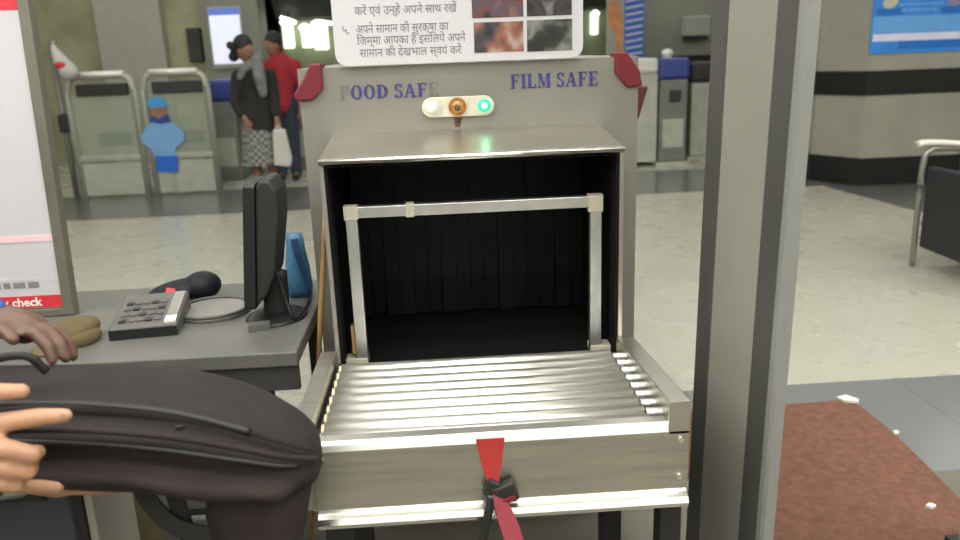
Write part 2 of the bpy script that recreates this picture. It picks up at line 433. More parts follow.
# indicator plate with three lamps
IY = 2.16
def stadium(xa, xb, zc, r, n=10):
    return [(xb+r*math.cos(a), zc+r*math.sin(a)) for a in [-PI/2+PI*k/n for k in range(n+1)]]+[(xa+r*math.cos(a), zc+r*math.sin(a)) for a in [PI/2+PI*k/n for k in range(n+1)]]
ip = link('indicator_panel', prism(NB(), stadium(-.092, .050, 1.261, .0265), 'y', IY-.010, IY), 'indicator_plate', sc, bev=.002)
for x, mm, lb in ((-.091, 'lens_clear', 'unlit clear lamp'), (-.023, 'lens_amber', 'amber lamp stained brown'), (.049, 'lens_green', 'lit green lamp')):
    bm = NB(); disc(bm, (x, IY-.012, 1.261), .024, .006, 'y', 24); r_ = link('lamp_ring', bm, 'indicator_plate' if mm != 'lens_amber' else 'lens_amber', ip)
    bm = NB(); ball(bm, (x, IY-.012, 1.261), (.018 if mm != 'lens_green' else .019, .014, .018), 3); o = link('lamp', bm, mm, ip, smooth=True); o['label'] = lb
bm = NB(); ball(bm, (.049, IY-.021, 1.2615), (.009, .007, .009), 2); link('bulb', bm, 'bulb_green', ip, smooth=True)
bm = NB(); prism(bm, [(-.042, 1.275), (-.030, 1.284), (-.010, 1.283), (-.003, 1.262), (-.007, 1.238), (-.014, 1.220), (-.018, 1.206), (-.032, 1.207), (-.033, 1.232), (-.044, 1.252)], 'y', IY-.0012, IY-.0002)
o = link('rust_stain', bm, 'rust_stain', sc); o['label'] = 'brown rust drip below the amber lamp'
bm = NB(); ball(bm, (-.024, IY-.0215, 1.2595), (.010, .006, .011), 2); o = link('rust_patch', bm, 'rust_stain', ip, smooth=True)

# serif capitals built stroke by stroke (unit cell: height 1, width ~.7)
def serif(ch):
    W = {'F': .66, 'O': .78, 'D': .76, 'S': .58, 'A': .80, 'E': .68, 'I': .36, 'L': .66, 'M': .96}[ch]
    R = []; st = .23; th = .09; sf = .085
    def q(x0, z0, x1, z1): R.append([(x0, z0), (x1, z0), (x1, z1), (x0, z1)])
    def arc(cx, cz, rx, rz, wx, wz, a0, a1, n=14):
        for k in range(n):
            a, b = a0+(a1-a0)*k/n, a0+(a1-a0)*(k+1)/n
            R.append([(cx+rx*math.cos(a), cz+rz*math.sin(a)), (cx+rx*math.cos(b), cz+rz*math.sin(b)), (cx+(rx-wx)*math.cos(b), cz+(rz-wz)*math.sin(b)), (cx+(rx-wx)*math.cos(a), cz+(rz-wz)*math.sin(a))])
    if ch in 'FEL':
        q(.08, 0, .08+st, 1); q(0, 0, .34, sf); q(0, 1-sf, .34, 1)
        if ch in 'FE': q(.2, 1-th, W-.02, 1); q(W-.09, .74, W-.02, 1); q(.2, .48, .5, .48+th); q(.46, .38, .52, .65)
        if ch in 'EL': q(.2, 0, W, th); q(W-.08, 0, W, .28)
    if ch == 'I': q(.095, 0, .095+st, 1); q(0, 0, W, sf); q(0, 1-sf, W, 1)
    if ch == 'O': arc(W/2, .5, W/2, .52, .22, .09, 0, 2*PI, 26)
    if ch == 'D': q(.08, 0, .08+st, 1); q(0, 0, .3, sf); q(0, 1-sf, .3, 1); arc(.28, .5, W-.28, .5, .22, .09, -PI/2, PI/2)
    if ch == 'A':
        R.append([(.01, 0), (.12, 0), (.45, 1), (.35, 1)]); R.append([(.50, 0), (.76, 0), (.48, 1), (.33, 1)])
        q(.2, .30, .6, .30+th); q(-.04, 0, .2, sf); q(.46, 0, W+.02, sf)
    if ch == 'M':
        q(.1, 0, .17, 1); q(.70, 0, .70+st, 1); R.append([(.06, 1), (.30, 1), (.54, .12), (.42, .02)]); R.append([(.42, .02), (.52, .12), (.80, 1), (.70, 1)])
        q(0, 0, .27, sf); q(0, 1-sf, .2, 1); q(.6, 0, W, sf); q(.74, 1-sf, W, 1)
    if ch == 'S':
        arc(.29, .745,   .27, .27, .18, .09, .25, PI*1.5); arc(.29, .26,   .28, .28, .18, .09, -PI+.25, PI/2)
        q(.50, .70, .56, .98); q(.02, .02, .08, .30)
    return W, R
def serif_word(word, x0, z0, h, width, mats, name):
    tot = sum(serif(c)[0]+.10 for c in word if c != ' ')+.35*word.count(' ')-.10
    k = width/tot; x = x0; bms = {}
    for c, mk in zip(word, mats):
        if c == ' ': x += .35*k; continue
        w, R = serif(c)
        for j, poly in enumerate(R):
            bm = bms.setdefault(mk, NB())
            prism(bm, [(x+p[0]*k, z0+p[1]*h) for p in poly], 'y', IY-.0014-.00001*j, IY-.0001)
        x += (w+.10)*k
    for mk, bm in bms.items():
        o = link(name, bm, {'b': 'letter_blue', 'f': 'letter_faded'}[mk], sc); o['label'] = 'worn off capital letters' if mk == 'f' else 'blue serif capital letters'
serif_word('FOOD SAFE', -.334, 1.290, .036, .262, 'fbbb bbbf', 'lettering')
serif_word('FILM SAFE', .122, 1.301, .038, .236, 'bbbb bbbb', 'lettering')

# ------------------------------------------------------------------ roller table
rt = thing('roller_table', 'steel roller table with nine bright rollers before the scanner mouth', 'roller table', (.014, 1.6, 0))
def sheet_profile():
    # outline in (y, z): folded front panel with rounded top flange and flared bottom lip
    pts = [(1.442, .674), (1.412, .676), (1.402, .672), (1.397, .660), (1.397, .533), (1.392, .529), (1.380, .523), (1.374, .512), (1.378, .502)]
    t = .003
    back = [(y+t*1.2, z-t*.6) for y, z in pts]
    return pts, back
a, b = sheet_profile()
bm = NB(); prism(bm, a[3:5]+b[4:2:-1], 'x', -.357, .389)
fp = link('front_panel', bm, 'panel_steel', rt)
bm = NB(); prism(bm, a[:4]+b[3::-1], 'x', -.357, .347)
o = link('top_flange', bm, 'roller_steel', fp, smooth=False)
# the flared lip, with rounded ends
n = 12; bm = NB(); ends = []
for i in range(n+1):
    t = i/n; ring = []
    for y, z in a[4:]+b[:3:-1]: ring.append((y, z))
prism(bm, a[4:]+b[:3:-1], 'x', -.354, .386)
link('bottom_lip', bm, 'polished_steel', fp)
for x, z in ((.372, .642), (-.34, .642), (.372, .56)):
    bm = NB(); disc(bm, (x, 1.395, z), .006, .005, 'y', 14); link('screw', bm, 'polished_steel', fp)
bm = NB(); prism(bm, [(1.397, .655), (1.397, .726), (1.858, .690), (1.858, .56), (1.42, .53), (1.42, .60)], 'x', .347, .390)
link('side_rail', bm, 'brushed_steel', rt, bev=.0015)
bm = NB(); prism(bm, [(1.42, .52), (1.42, .700), (1.858, .694), (1.858, .56)], 'x', -.398, -.361)
link('side_guard', bm, 'panel_steel', rt, bev=.0015)
link('bearing_rail', B(.3255, .330, 1.445, 1.85, .61, .652), 'leg_black', rt); link('bearing_rail', B(-.356, -.351, 1.445, 1.85, .60, .664), 'leg_black', rt)
for i in range(9):
    y = 1.458+i*.0453; z = .651
    ro = link('roller', disc(NB(), (-.0105, y, z), .0205, .667, 'x', 28), 'roller_steel', rt, smooth=False)
    for p in ro.data.polygons: p.use_smooth = len(p.vertices) == 4
    o = link('end_cap', disc(NB(), (-.3475, y, z), .017, .007, 'x', 20), 'cream_cap', ro); o['label'] = 'cream plastic end cap'
    link('axle', disc(NB(), (.338, y, z), .012, .018, 'x', 16), 'aluminium', ro)
for i in range(9):
    y = 1.478+i*.0453; link('spacer', disc(NB(), (.3385, y, .640), .010, .016, 'x', 14), 'plastic_grey', rt)
for (xa, xb), (ya, yb) in (((-.350, -.292), (1.42, 1.47)), ((.343, .389), (1.425, 1.475)), ((.298, .350), (1.79, 1.84)), ((-.352, -.30), (1.79, 1.84))):
    ztop = .60 if ya < 1.5 else .60
    lg = link('leg', B(xa, xb, ya, yb, .0, ztop), 'leg_black', rt, bev=.003)
    link('leg_foot', B(xa-.008, xb+.008, ya-.008, yb+.008, 0.003, .018), 'plastic_dark', lg)
link('back_apron', B(-.30, .30, 1.82, 1.835, .50, .60), 'apron_grey', rt)

# ------------------------------------------------------------------ notice board on the scanner
nb = thing('notice_board', 'white notice board with Hindi text and four photos on top of scanner', 'notice', (-.01, 2.15, 1.376))
NY = 2.143
def rr(x0, x1, z0, z1, r, n=6):
    out = []
    for cx, cz, a0 in ((x1-r, z0+r, -PI/2), (x1-r, z1-r, 0), (x0+r, z1-r, PI/2), (x0+r, z0+r, PI)):
        out += [(cx+r*math.cos(a0+PI/2*k/n), cz+r*math.sin(a0+PI/2*k/n)) for k in range(n+1)]
    return out
link('board', prism(NB(), rr(-.336, .316, 1.3765, 1.86, .03), 'y', NY, NY+.012), 'white_board', nb, bev=.001)
link('prop', prism(NB(), [(2.155, 1.60), (2.155, 1.72), (2.42, 1.378), (2.38, 1.378)], 'x', -.02, .0), 'white_board', nb)
lines = [('सभी यात्री कृपया ध्यान दें', 1.68, -.28, .27), ('अपने सामान की तलाशी के लिये', 1.635, -.28, .28), ('मशीन में रखें, अपनी मशीन में', 1.59, -.28, .28),
         ('तलाश करवाने के बाद में न', 1.543, -.278, .25), ('करें एवं उन्हें अपने साथ रखें', 1.503, -.278, .264),
         ('अपने सामान की सुरक्षा का', 1.458, -.277, .24), ('जिम्मा आपका है इसलिये अपने', 1.429, -.277, .283), ('सामान की देखभाल स्वयं करें', 1.398, -.272, .266), ('५.', 1.458, -.312, .018)]
def reorder(s):
    out = list(s)
    for i, c in enumerate(out):
        if c == 'ि' and i > 0: out[i-1], out[i] = out[i], out[i-1]
    return ''.join(out)
for tx, z, x, w in lines:
    add_mesh('lettering', text('lettering', reorder(tx), 'print_grey', nb, .030, (x, NY-.0003, z), width=w, bold=.0002), nb)
for (xa, xb), (za, zb), mk in (((.025, .159), (1.485, 1.583), 'photo_red'), ((.168, .286), (1.485, 1.583), 'photo_black'), ((.028, .158), (1.398, 1.474), 'photo_orange'), ((.167, .287), (1.396, 1.475), 'photo_grey')):
    link('photo_print', B(xa, xb, NY-.0012, NY+.001, za, zb), mk, nb)

# ------------------------------------------------------------------ walk-through metal detector
md = thing('metal_detector', 'tall grey walk-through metal detector panel right of roller table', 'metal detector', (.56, 1.55, 0))
z1 = 2.15
link('rear_strip', B(0.5398, 0.5690, 1.7036, 1.8012, .03, z1), 'detector_dark', md, bev=.006)
link('coil_panel', B(0.5426, 0.5672, 1.4592, 1.7036, .03, z1), 'detector_light', md)
link('front_strip', B(0.5398, 0.5690, 1.3698, 1.4592, .03, z1), 'detector_dark', md, bev=.004)
bm = NB(); prism(bm, [(0.5403, 1.3698), (0.5403, 1.3516), (0.5453, 1.3425), (0.5654, 1.3425), (0.5699, 1.3516), (0.5699, 1.3698)], 'z', .03, z1)
link('front_post', bm, 'detector_edge', md)
link('base_plate', B(0.5262, 0.5946, 1.3224, 1.8240, 0, .03), 'plastic_dark', md)
# twin far panel and crossbar (mostly beyond the frame)
link('crossbar', B(0.5398, 1.3789, 1.3224, 1.7602, z1, z1+.16), 'detector_light', md, bev=.005)
link('coil_panel', B(1.3169, 1.3789, 1.2859, 1.8012, .03, z1), 'detector_light', md, bev=.005)
link('base_plate', B(1.2968, 1.3971, 1.2586, 1.8240, 0, .03), 'plastic_dark', md)

md.rotation_euler = (.032, 0, 0); md.location.y += .045; md.location.z = -.004

# ------------------------------------------------------------------ rug and scraps
bm = NB()
edge = curve_pts([(.70, 2.775), (1.0, 2.785), (1.22, 2.785), (1.47, 2.792), (1.515, 2.76), (1.522, 2.57), (1.505, 2.32), (1.475, 2.06), (1.44, 1.6), (1.42, .9)], 6)
edge2 = [(p[0], p[1]) for p in [(q[0], q[1]) for q in [(.70, 2.775), (1.0, 2.785), (1.22, 2.785)]]]+[(1.46, 2.795), (1.50, 2.785), (1.518, 2.74), (1.523, 2.57), (1.506, 2.32), (1.478, 2.06), (1.44, 1.6), (1.42, 0.5), (.70, .5)]
prism(bm, edge2, 'z', .0035, .013); o = link('rug', bm, 'rug_brown', bev=.003); tag(o, 'brown floor rug lying on grey floor right of the metal detector', 'rug')
def scrap(pts, z, label):
    bm = NB(); prism(bm, pts, 'z', z, z+.012)
    tag(link('paper_scrap', bm, 'paper_white', bev=.002), label, 'paper scrap', 'paper scraps on the rug')
scrap([(1.455, 2.80), (1.50, 2.815), (1.53, 2.77), (1.52, 2.75), (1.47, 2.765)], .0135, 'crumpled white paper scrap at the far corner of the brown rug')
scrap([(1.345, 2.035), (1.365, 2.045), (1.377, 2.03), (1.355, 2.022)], .0135, 'small white paper scrap on the near part of the brown rug')
scrap([(1.51, 2.50), (1.53, 2.505), (1.532, 2.49), (1.512, 2.488)], .0135, 'tiny white paper scrap at the right edge of the brown rug')

# ------------------------------------------------------------------ poster on column
po = thing('wall_poster', 'blue poster with a white band hung on the stone column', 'poster', (4.44, 7.39, 1.25))
PY = 7.386; xa, xb, zb = 3.985, 4.885, 1.245
link('poster_board', B(xa, xb, PY, PY+.012, zb, 1.86), 'poster_blue', po)
o = link('white_band', B(xa+.02, xb-.01, PY-.002, PY, zb+.11, zb+.175), 'poster_white', po)
link('lower_band', B(xa+.27, xb-.02, PY-.002, PY, zb+.035, zb+.105), 'poster_deep', po)
link('middle_band', B(xa+.01, xb-.01, PY-.002, PY, zb+.18, zb+.33), 'poster_light', po)
bm = NB()
for z, x0, x1 in ((.37, .27, .62), (.42, .24, .66), (.47, .26, .64), (.53, .22, .66), (.58, .25, .62)):
    x = x0
    while x < x1:
        w = random.uniform(.025, .06); box(bm, xa+x, xa+min(x+w, x1), PY-.0022, PY, zb+z, zb+z+.022); x += w+.012
link('text_lines', bm, 'poster_light', po)
for cx, mk in ((xa+.16, 'poster_cream'), (xb-.13, 'poster_mauve')):
    bm = NB(); ball(bm, (cx, PY, zb+.46), (.075, .004, .06), 3, (0, -.5, 0)); link('picture', bm, mk, po)
    bm = NB(); box(bm, cx-.12, cx+.12, PY-.0015, PY, zb+.34, zb+.40); link('swash', bm, 'poster_deep', po)

# ------------------------------------------------------------------ waiting chair at right
ch = thing('waiting_chair', 'black waiting chair with white armrest and steel leg near the column', 'chair', (3.25, 4.62, 0))
link('seat', B(2.90, 3.55, 3.98, 4.56, .36, .60), 'chair_black', ch, bev=.02)
link('front_panel', B(2.872, 2.93, 3.97, 4.59, .13, .635), 'chair_black', ch, bev=.015)
bm = NB(); prism(bm, [(2.905, .60), (2.94, .13), (3.6, .05), (3.6, .60)], 'y', 4.56, 4.59); link('side_panel', bm, 'chair_black', ch, bev=.008)
link('backrest', B(3.5, 3.62, 3.98, 4.59, .40, 1.0), 'chair_black', ch, bev=.03)
for y in (3.94, 4.62):
    pts = curve_pts([(2.868, y, .0), (2.862, y, .35), (2.865, y, .66), (2.90, y, .725), (2.96, y, .735), (3.3, y, .72)], 6)
    link('leg', T(pts, .018, 10), 'chair_steel', ch, smooth=True)
    ar = curve_pts([(2.815, y, .765), (2.9, y, .772), (3.2, y, .742), (3.55, y, .70)], 6)
    o = link('armrest', tube(NB(), ar, .02, 12, flat=(.035, .02, (0, 0, 1))), 'chair_arm', ch, smooth=True); o['label'] = 'white armrest'
    link('leg', T([(3.56, y, .70), (3.58, y, 0)], .018, 10), 'chair_steel', ch, smooth=True)

# ------------------------------------------------------------------ desk with its things
dk = thing('desk', 'dark grey office desk left of the scanner holding monitor and console', 'desk', (-1.0, 2.1, 0))
link('desk_top', B(-1.9, -.446, 1.80, 2.44, .682, .72), 'desk_grey', dk, bev=.004)
link('apron', B(-1.86, -.45, 1.815, 1.835, .615, .682), 'desk_dark', dk)
for xa, ya in ((-.56, 1.83), (-.52, 2.36), (-1.85, 1.83), (-1.85, 2.36)):
    link('leg', B(xa, xa+.035, ya, ya+.045, 0, .682), 'desk_dark', dk, bev=.003)
link('apron', B(-1.86, -.475, 2.40, 2.42, .615, .682), 'desk_dark', dk)
link('foot_shelf', B(-1.82, -.50, 2.0, 2.40, .17, .19), 'desk_dark', dk)

# sign board standing on the desk
sg = thing('sign_board', 'white sign board with red bands in grey metal frame on the desk', 'sign', (-1.45, 2.2, .72))
lean = .034
def sx(z): return -1.138+(z-.732)*lean
bm = NB(); prism(bm, [(-1.80, .745), (-1.163, .745), (-1.163+.82*lean, 1.565), (-1.163+1.1*lean, 1.82), (-1.80+1.1*lean, 1.82)], 'y', 2.195, 2.21)
link('panel', bm, 'white_board', sg)
bm = NB()
prism(bm, [(-1.165, .724), (-1.136, .724), (-1.136+1.12*lean, 1.845), (-1.165+1.12*lean, 1.845)], 'y', 2.185, 2.222)
prism(bm, [(-1.82, .7215), (-1.136, .7215), (-1.136, .743), (-1.82, .743)], 'y', 2.186, 2.221)
prism(bm, [(-1.83, .724), (-1.80, .724), (-1.80+1.12*lean, 1.845), (-1.83+1.12*lean, 1.845)], 'y', 2.185, 2.222)
prism(bm, [(-1.83+1.1*lean, 1.815), (-1.136+1.1*lean, 1.815), (-1.136+1.12*lean, 1.845), (-1.83+1.12*lean, 1.845)], 'y', 2.186, 2.221)
link('frame', bm, 'sign_frame', sg, bev=.002)
o = link('red_band', B(-1.80, -1.166, 2.1935, 2.196, .747, .782), 'print_red', sg); o['label'] = 'red band along the bottom'
o = link('red_band', B(-1.76, -1.137, 2.1935, 2.196, 1.548, 1.60), 'print_red', sg); o['label'] = 'red band near the top'
o = link('pink_band', B(-1.79, -1.157, 2.1935, 2.196, .938, .956), 'print_pink', sg); o['label'] = 'thin pink band'
add_mesh('lettering', text('lettering', 'security check', 'white_paint', sg, .034, (-1.425, 2.1932, .753), width=.205, bold=.0008), sg)
for z, hh, x1, mk in ((.806, .016, -1.20, 'print_grey'), (.826, .010, -1.205, 'print_pale'), (1.43, .016, -1.27, 'print_pale'), (1.335, .022, -1.245, 'print_pale'), (1.31, .012, -1.25, 'print_pale'), (1.225, .018, -1.235, 'print_pale'), (1.06, .012, -1.32, 'print_pale'), (1.14, .012, -1.335, 'print_pale')):
    bm = NB(); x = -1.74
    while x < x1-.02:
        w = random.uniform(.012, .04); box(bm, x, min(x+w, x1), 2.1938, 2.196, z, z+hh); x += w+.008
    link('text_line', bm, mk, sg)

# console
cs = thing('keypad_console', 'grey sloped keypad console with pale card lying on the desk', 'console', (-.88, 2.06, .72))
rotm = Matrix.Translation((-.875, 2.06, .72)) @ Euler((0, 0, .12)).to_matrix().to_4x4()
def placed(bm): bmesh.ops.transform(bm, matrix=rotm, verts=bm.verts); return bm
bm = NB(); prism(bm, [(-.10, .0), (-.10, .030), (.105, .062), (.105, 0)], 'x', -.085, .085); link('housing', placed(bm), 'plastic_grey', cs, bev=.006)
bm = NB(); prism(bm, [(-.102, .001), (-.102, .026), (-.099, .026), (-.099, .001)], 'x', -.084, .084); link('front_strip', placed(bm), 'plastic_black', cs)
for i in range(4):
    for j in range(5):
        bm = NB(); x = -.066+j*.022; y = -.07+i*.034; z = .030+(y+.10)*.156
        box(bm, x, x+.017, y, y+.022, z-.002, z+.004); link('key', placed(bm), 'plastic_grey' if (i+j) % 3 else 'plastic_dark', cs)
bm = NB(); box(bm, .052, .080, -.085, .09, -.003, .0025, rot=(.155, 0, 0), piv=(.066, 0, 0)); bmesh.ops.translate(bm, verts=bm.verts, vec=(0, 0, .049))
o = link('card_strip', placed(bm), 'plastic_pale', cs); o['label'] = 'pale plastic card strip'
bm = NB(); box(bm, .052, .080, -.092, -.06, -.003, .0035, rot=(.155, 0, 0), piv=(.066, 0, 0)); bmesh.ops.translate(bm, verts=bm.verts, vec=(0, 0, .049))
link('card_tab', placed(bm), 'paper_white', cs)
# black pouch behind
bm = NB(); ball(bm, (-.862, 2.28, .752), (.098, .055, .032), 3, (0, -.12, .25)); ball(bm, (-.80, 2.29, .762), (.055, .055, .042), 3)
pc = fuse('spectacle_case', bm, 'pouch_black', None, .006, 4); tag(pc, 'black rounded case with red tag behind the console on the desk', 'case')
bm = NB(); box(bm, -.885, -.860, 2.221, 2.227, .757, .775, rot=(-.5, .2, 0)); o = link('tag', bm, 'print_red', pc); o['label'] = 'small red tag'
# grey disc tray
bm = NB(); tube(bm, [(-.735, 2.15, .7205), (-.735, 2.15, .728), (-.735, 2.15, .732)], [.098, .102, .094], 36); dt = link('disc_tray', bm, 'plastic_pale', None, smooth=False); tag(dt, 'round grey tray lying flat between the console and the monitor', 'tray')
tube_pts = [(-.735+.098*math.cos(a), 2.15+.098*math.sin(a), .735) for a in [2*PI*k/36 for k in range(37)]]
link('rim', T(tube_pts, .005, 8, cap=False), 'plastic_grey', dt, smooth=True)
# monitor seen from its side
mo = thing('monitor', 'black computer monitor seen edge-on at the right end of desk', 'monitor', (-.55, 2.08, .72))
bm = NB(); prism(bm, rr(2.0, 2.15, .765, 1.10, .012), 'x', -.610, -.580); bmesh.ops.rotate(bm, verts=bm.verts, cent=(-.58, 2.075, .78), matrix=Euler((0, .10, 0)).to_matrix()); link('bezel', bm, 'plastic_black', mo, bev=.003)
bm = NB(); prism(bm, rr(2.01, 2.14, .78, 1.088, .006), 'x', -.612, -.610); bmesh.ops.rotate(bm, verts=bm.verts, cent=(-.58, 2.075, .78), matrix=Euler((0, .10, 0)).to_matrix()); link('screen', bm, 'gate_black', mo)
bm = NB(); prism(bm, [(-.580, .775), (-.555, .80), (-.532, .86), (-.520, 1.02), (-.525, 1.085), (-.545, 1.112), (-.568, 1.112), (-.580, 1.09)], 'y', 2.005, 2.145); bmesh.ops.rotate(bm, verts=bm.verts, cent=(-.58, 2.075, .78), matrix=Euler((0, .10, 0)).to_matrix()); link('back_shell', bm, 'plastic_dark', mo, bev=.008)
bm = NB(); ball(bm, (-.545, 2.08, .722), (.083, .095, .014), 3); bmesh.ops.bisect_plane(bm, geom=bm.verts[:]+bm.edges[:]+bm.faces[:], plane_co=(0, 0, .7205), plane_no=(0, 0, 1), clear_inner=True); link('base', bm, 'plastic_black', mo, smooth=True)
link('neck', T(curve_pts([(-.545, 2.08, .73), (-.542, 2.08, .77), (-.54, 2.08, .85)], 5), .02, 12, flat=(.02, .035, (1, 0, 0))), 'plastic_dark', mo, smooth=True)
cb = link('monitor_cable', T(curve_pts([(-.525, 2.04, .86), (-.505, 2.03, .78), (-.49, 2.02, .735), (-.48, 2.06, .7265), (-.475, 2.2, .7265), (-.5, 2.35, .7265)], 6), .005, 8), 'plastic_black', mo, smooth=True)
bm = NB(); box(bm, -.60, -.545, 1.965, 1.995, .7215, .737, rot=(0, 0, .2)); link('silver_badge', bm, 'plastic_grey', mo)
# blue bag on desk
bm = NB()
prof = [(.0, .035, .028), (.03, .040, .036), (.09, .036, .034), (.14, .028, .022), (.17, .026, .014), (.19, .022, .008)]
rings = []
for z, a_, b_ in prof:
    rings.append([bm.verts.new((-.512+a_*math.cos(2*PI*k/20)*(1+.10*math.sin(5*k)), 2.27+b_*math.sin(2*PI*k/20)*(1+.12*math.cos(3*k)), .721+z)) for k in range(20)])
for a_, b_ in zip(rings, rings[1:]):
    for k in range(20): bm.faces.new([a_[k], a_[(k+1) % 20], b_[(k+1) % 20], b_[k]])
bm.faces.new(rings[0][::-1]); bm.faces.new(rings[-1])
bb = link('carry_bag', bm, 'bag_blue', None, smooth=True); tag(bb, 'small blue plastic bag standing on the desk behind the monitor', 'bag')
link('fold', ribbon(NB(), [(-.507, 2.236, .90), (-.50, 2.229, .86), (-.487, 2.231, .80), (-.484, 2.232, .76)], [.02, .022, .016, .01], .004, [(0, -1, 0)]*4), 'bag_navy', bb)
# olive cap
bm = NB(); ball(bm, (-1.05, 1.98, .742), (.07, .075, .034), 3, (.0, -.2, 0)); ball(bm, (-1.025, 1.96, .735), (.055, .06, .03), 2)
bmesh.ops.bisect_plane(bm, geom=bm.verts[:]+bm.edges[:]+bm.faces[:], plane_co=(0, 0, .721), plane_no=(0, 0, 1), clear_inner=True)
cp = link('cloth_cap', bm, 'cap_olive', None, smooth=True); tag(cp, 'olive cloth cap lying on the desk below the sign board', 'cap')
bm = NB(); ball(bm, (-1.065, 1.90, .727), (.05, .045, .006), 3, (.1, 0, 0)); link('peak', bm, 'cap_olive', cp, smooth=True)

# bamboo stick
bm = NB(); pts = [V((-.513, 2.0, .005)).lerp(V((-.376, 2.0, 1.02)), i/12) for i in range(13)]
tube(bm, pts, [.0068+(.001 if i % 3 == 0 else 0) for i in range(13)], 12); st = link('wooden_stick', bm, 'wood_stick', None, smooth=True)
tag(st, 'long tan wooden stick leaning against the left side of scanner', 'stick')

# ------------------------------------------------------------------ red barrier belt on the table
rb = thing('barrier_belt', 'red barrier belt clipped to the front of the roller table', 'belt', (0, 1.39, .67))
p1 = curve_pts([(-.008, 1.3945, .6705), (-.008, 1.3925, .645), (-.0075, 1.388, .615), (-.006, 1.384, .590), (-.002, 1.380, .570)], 6)
w1 = [.056*(1-t)+.014*t for t in [min(1, (i/(len(p1)-1))**1.3*1.05) for i in range(len(p1))]]
o = link('upper_belt', ribbon(NB(), p1, w1, .0022, [(0, -1, 0)]*len(p1)), 'belt_red', rb)
p2 = curve_pts([(-.002, 1.379, .572), (.006, 1.36, .55), (.022, 1.30, .515), (.045, 1.20, .45), (.07, 1.10, .36), (.09, 1.0, .22), (.10, .93, .06), (.105, .90, .012), (.11, .84, .008), (.12, .7, .008)], 6)
w2 = [min(.042, .014+.0028*i) for i in range(len(p2))]
o = link('lower_belt', ribbon(NB(), p2, w2, .0022, [(.55, -1, .4)]*len(p2)), 'belt_dark', rb); o['label'] = 'dark red twisted belt'
bm = NB(); box(bm, -.004, .040, 1.366, 1.392, .540, .580, rot=(0, -.35, 0)); bk = link('buckle', bm, 'buckle_black', rb, bev=.004)
bm = NB(); box(bm, -.022, .002, 1.370, 1.391, .553, .588, rot=(0, .5, 0)); link('hook', bm, 'buckle_black', bk, bev=.004)
bm = NB(); box(bm, .010, .036, 1.3615, 1.368, .548, .556, rot=(0, -.35, 0)); link('bar', bm, 'belt_dark', bk)
link('black_cord', T(curve_pts([(-.012, 1.372, .56), (-.018, 1.366, .525), (-.03, 1.366, .47), (-.035, 1.37, .40), (-.03, 1.38, .30)], 6), .009, 10), 'buckle_black', rb, smooth=True)

# ------------------------------------------------------------------ backpack
bp = thing('backpack', 'dark purplish-black backpack being pushed onto the roller table', 'backpack', (-.7, 1.24, .72))
spine = [(-1.16, 1.25, .842, .03, .03), (-1.14, 1.25, .842, .09, .055), (-1.08, 1.25, .842, .11, .072), (-.95, 1.25, .842, .12, .074), (-.80, 1.245, .838, .12, .074), (-.65, 1.24, .825, .12, .083),
         (-.52, 1.235, .802, .115, .090), (-.42, 1.23, .778, .105, .082), (-.36, 1.225, .762, .09, .066), (-.328, 1.222, .754, .066, .048), (-.313, 1.22, .750, .043, .033), (-.306, 1.22, .749, .012, .012)]
def spine_at(s):
    f = s*(len(spine)-1); i = min(int(f), len(spine)-2); t = f-i
    P = [spine[max(0, min(len(spine)-1, j))] for j in (i-1, i, i+1, i+2)]
    return [.5*((2*P[1][k])+(P[2][k]-P[0][k])*t+(2*P[0][k]-5*P[1][k]+4*P[2][k]-P[3][k])*t*t+(3*P[1][k]-P[0][k]-3*P[2][k]+P[3][k])*t**3) for k in range(5)]
def bag_pt(s, th, off=0.):
    x, y, z, hy, hz = spine_at(s)
    e = .78
    cy, cz = math.cos(th), math.sin(th)
    cy = math.copysign(abs(cy)**e, cy); cz = math.copysign(abs(cz)**e, cz)
    g = 1.
    # long folds of the slack cloth
    for c0, c1, w, d in ((.62, .50, .16, -.10), (.30, .28, .10, .07), (.02, -.02, .14, -.13), (-.38, -.30, .18, .06), (-.75, -.62, .14, -.10), (1.25, 1.1, .15, -.07)):
        tc = c0+(c1-c0)*s+.10*math.sin(s*9+c0*7)
        g += d*math.exp(-((th-tc)/w)**2)*min(1, 3*s)*min(1, 4*(1-s))
    g += .012*math.sin(7*th+11*s)+.010*math.sin(23*s+3*th)
    tilt = .0
    return V((x, y-(hy*cy*g+off*cy), z+(hz*cz*g+off*cz)))
bm = NB(); NS, NT = 72, 72; rings = []
for i in range(NS+1):
    rings.append([bm.verts.new(bag_pt(i/NS, -PI+2*PI*k/NT)) for k in range(NT)])
for a_, b_ in zip(rings, rings[1:]):
    for k in range(NT): bm.faces.new([a_[k], a_[(k+1) % NT], b_[(k+1) % NT], b_[k]])
bm.faces.new(rings[0][::-1]); bm.faces.new(rings[-1])
bag = link('bag_body', bm, 'bag_cloth', bp, smooth=True)
def along(th0, th1, s0, s1, off, n=30): return [bag_pt(s0+(s1-s0)*i/n, th0+(th1-th0)*i/n, off) for i in range(n+1)]
link('piping', T(along(.44, .40, .10, .93, .001), .0055, 10), 'bag_purple', bp, smooth=True)
o = link('zip', tube(NB(), along(.24, .16, .16, .80, -.001), .005, 8), 'zip_black', bp, smooth=True)
link('zip', tube(NB(), along(1.02, .80, .30, .66, -.001), .007, 8), 'zip_black', bp, smooth=True)
link('zip_puller', B(-.50, -.488, 1.108, 1.114, .865, .872), 'zip_black', bp)
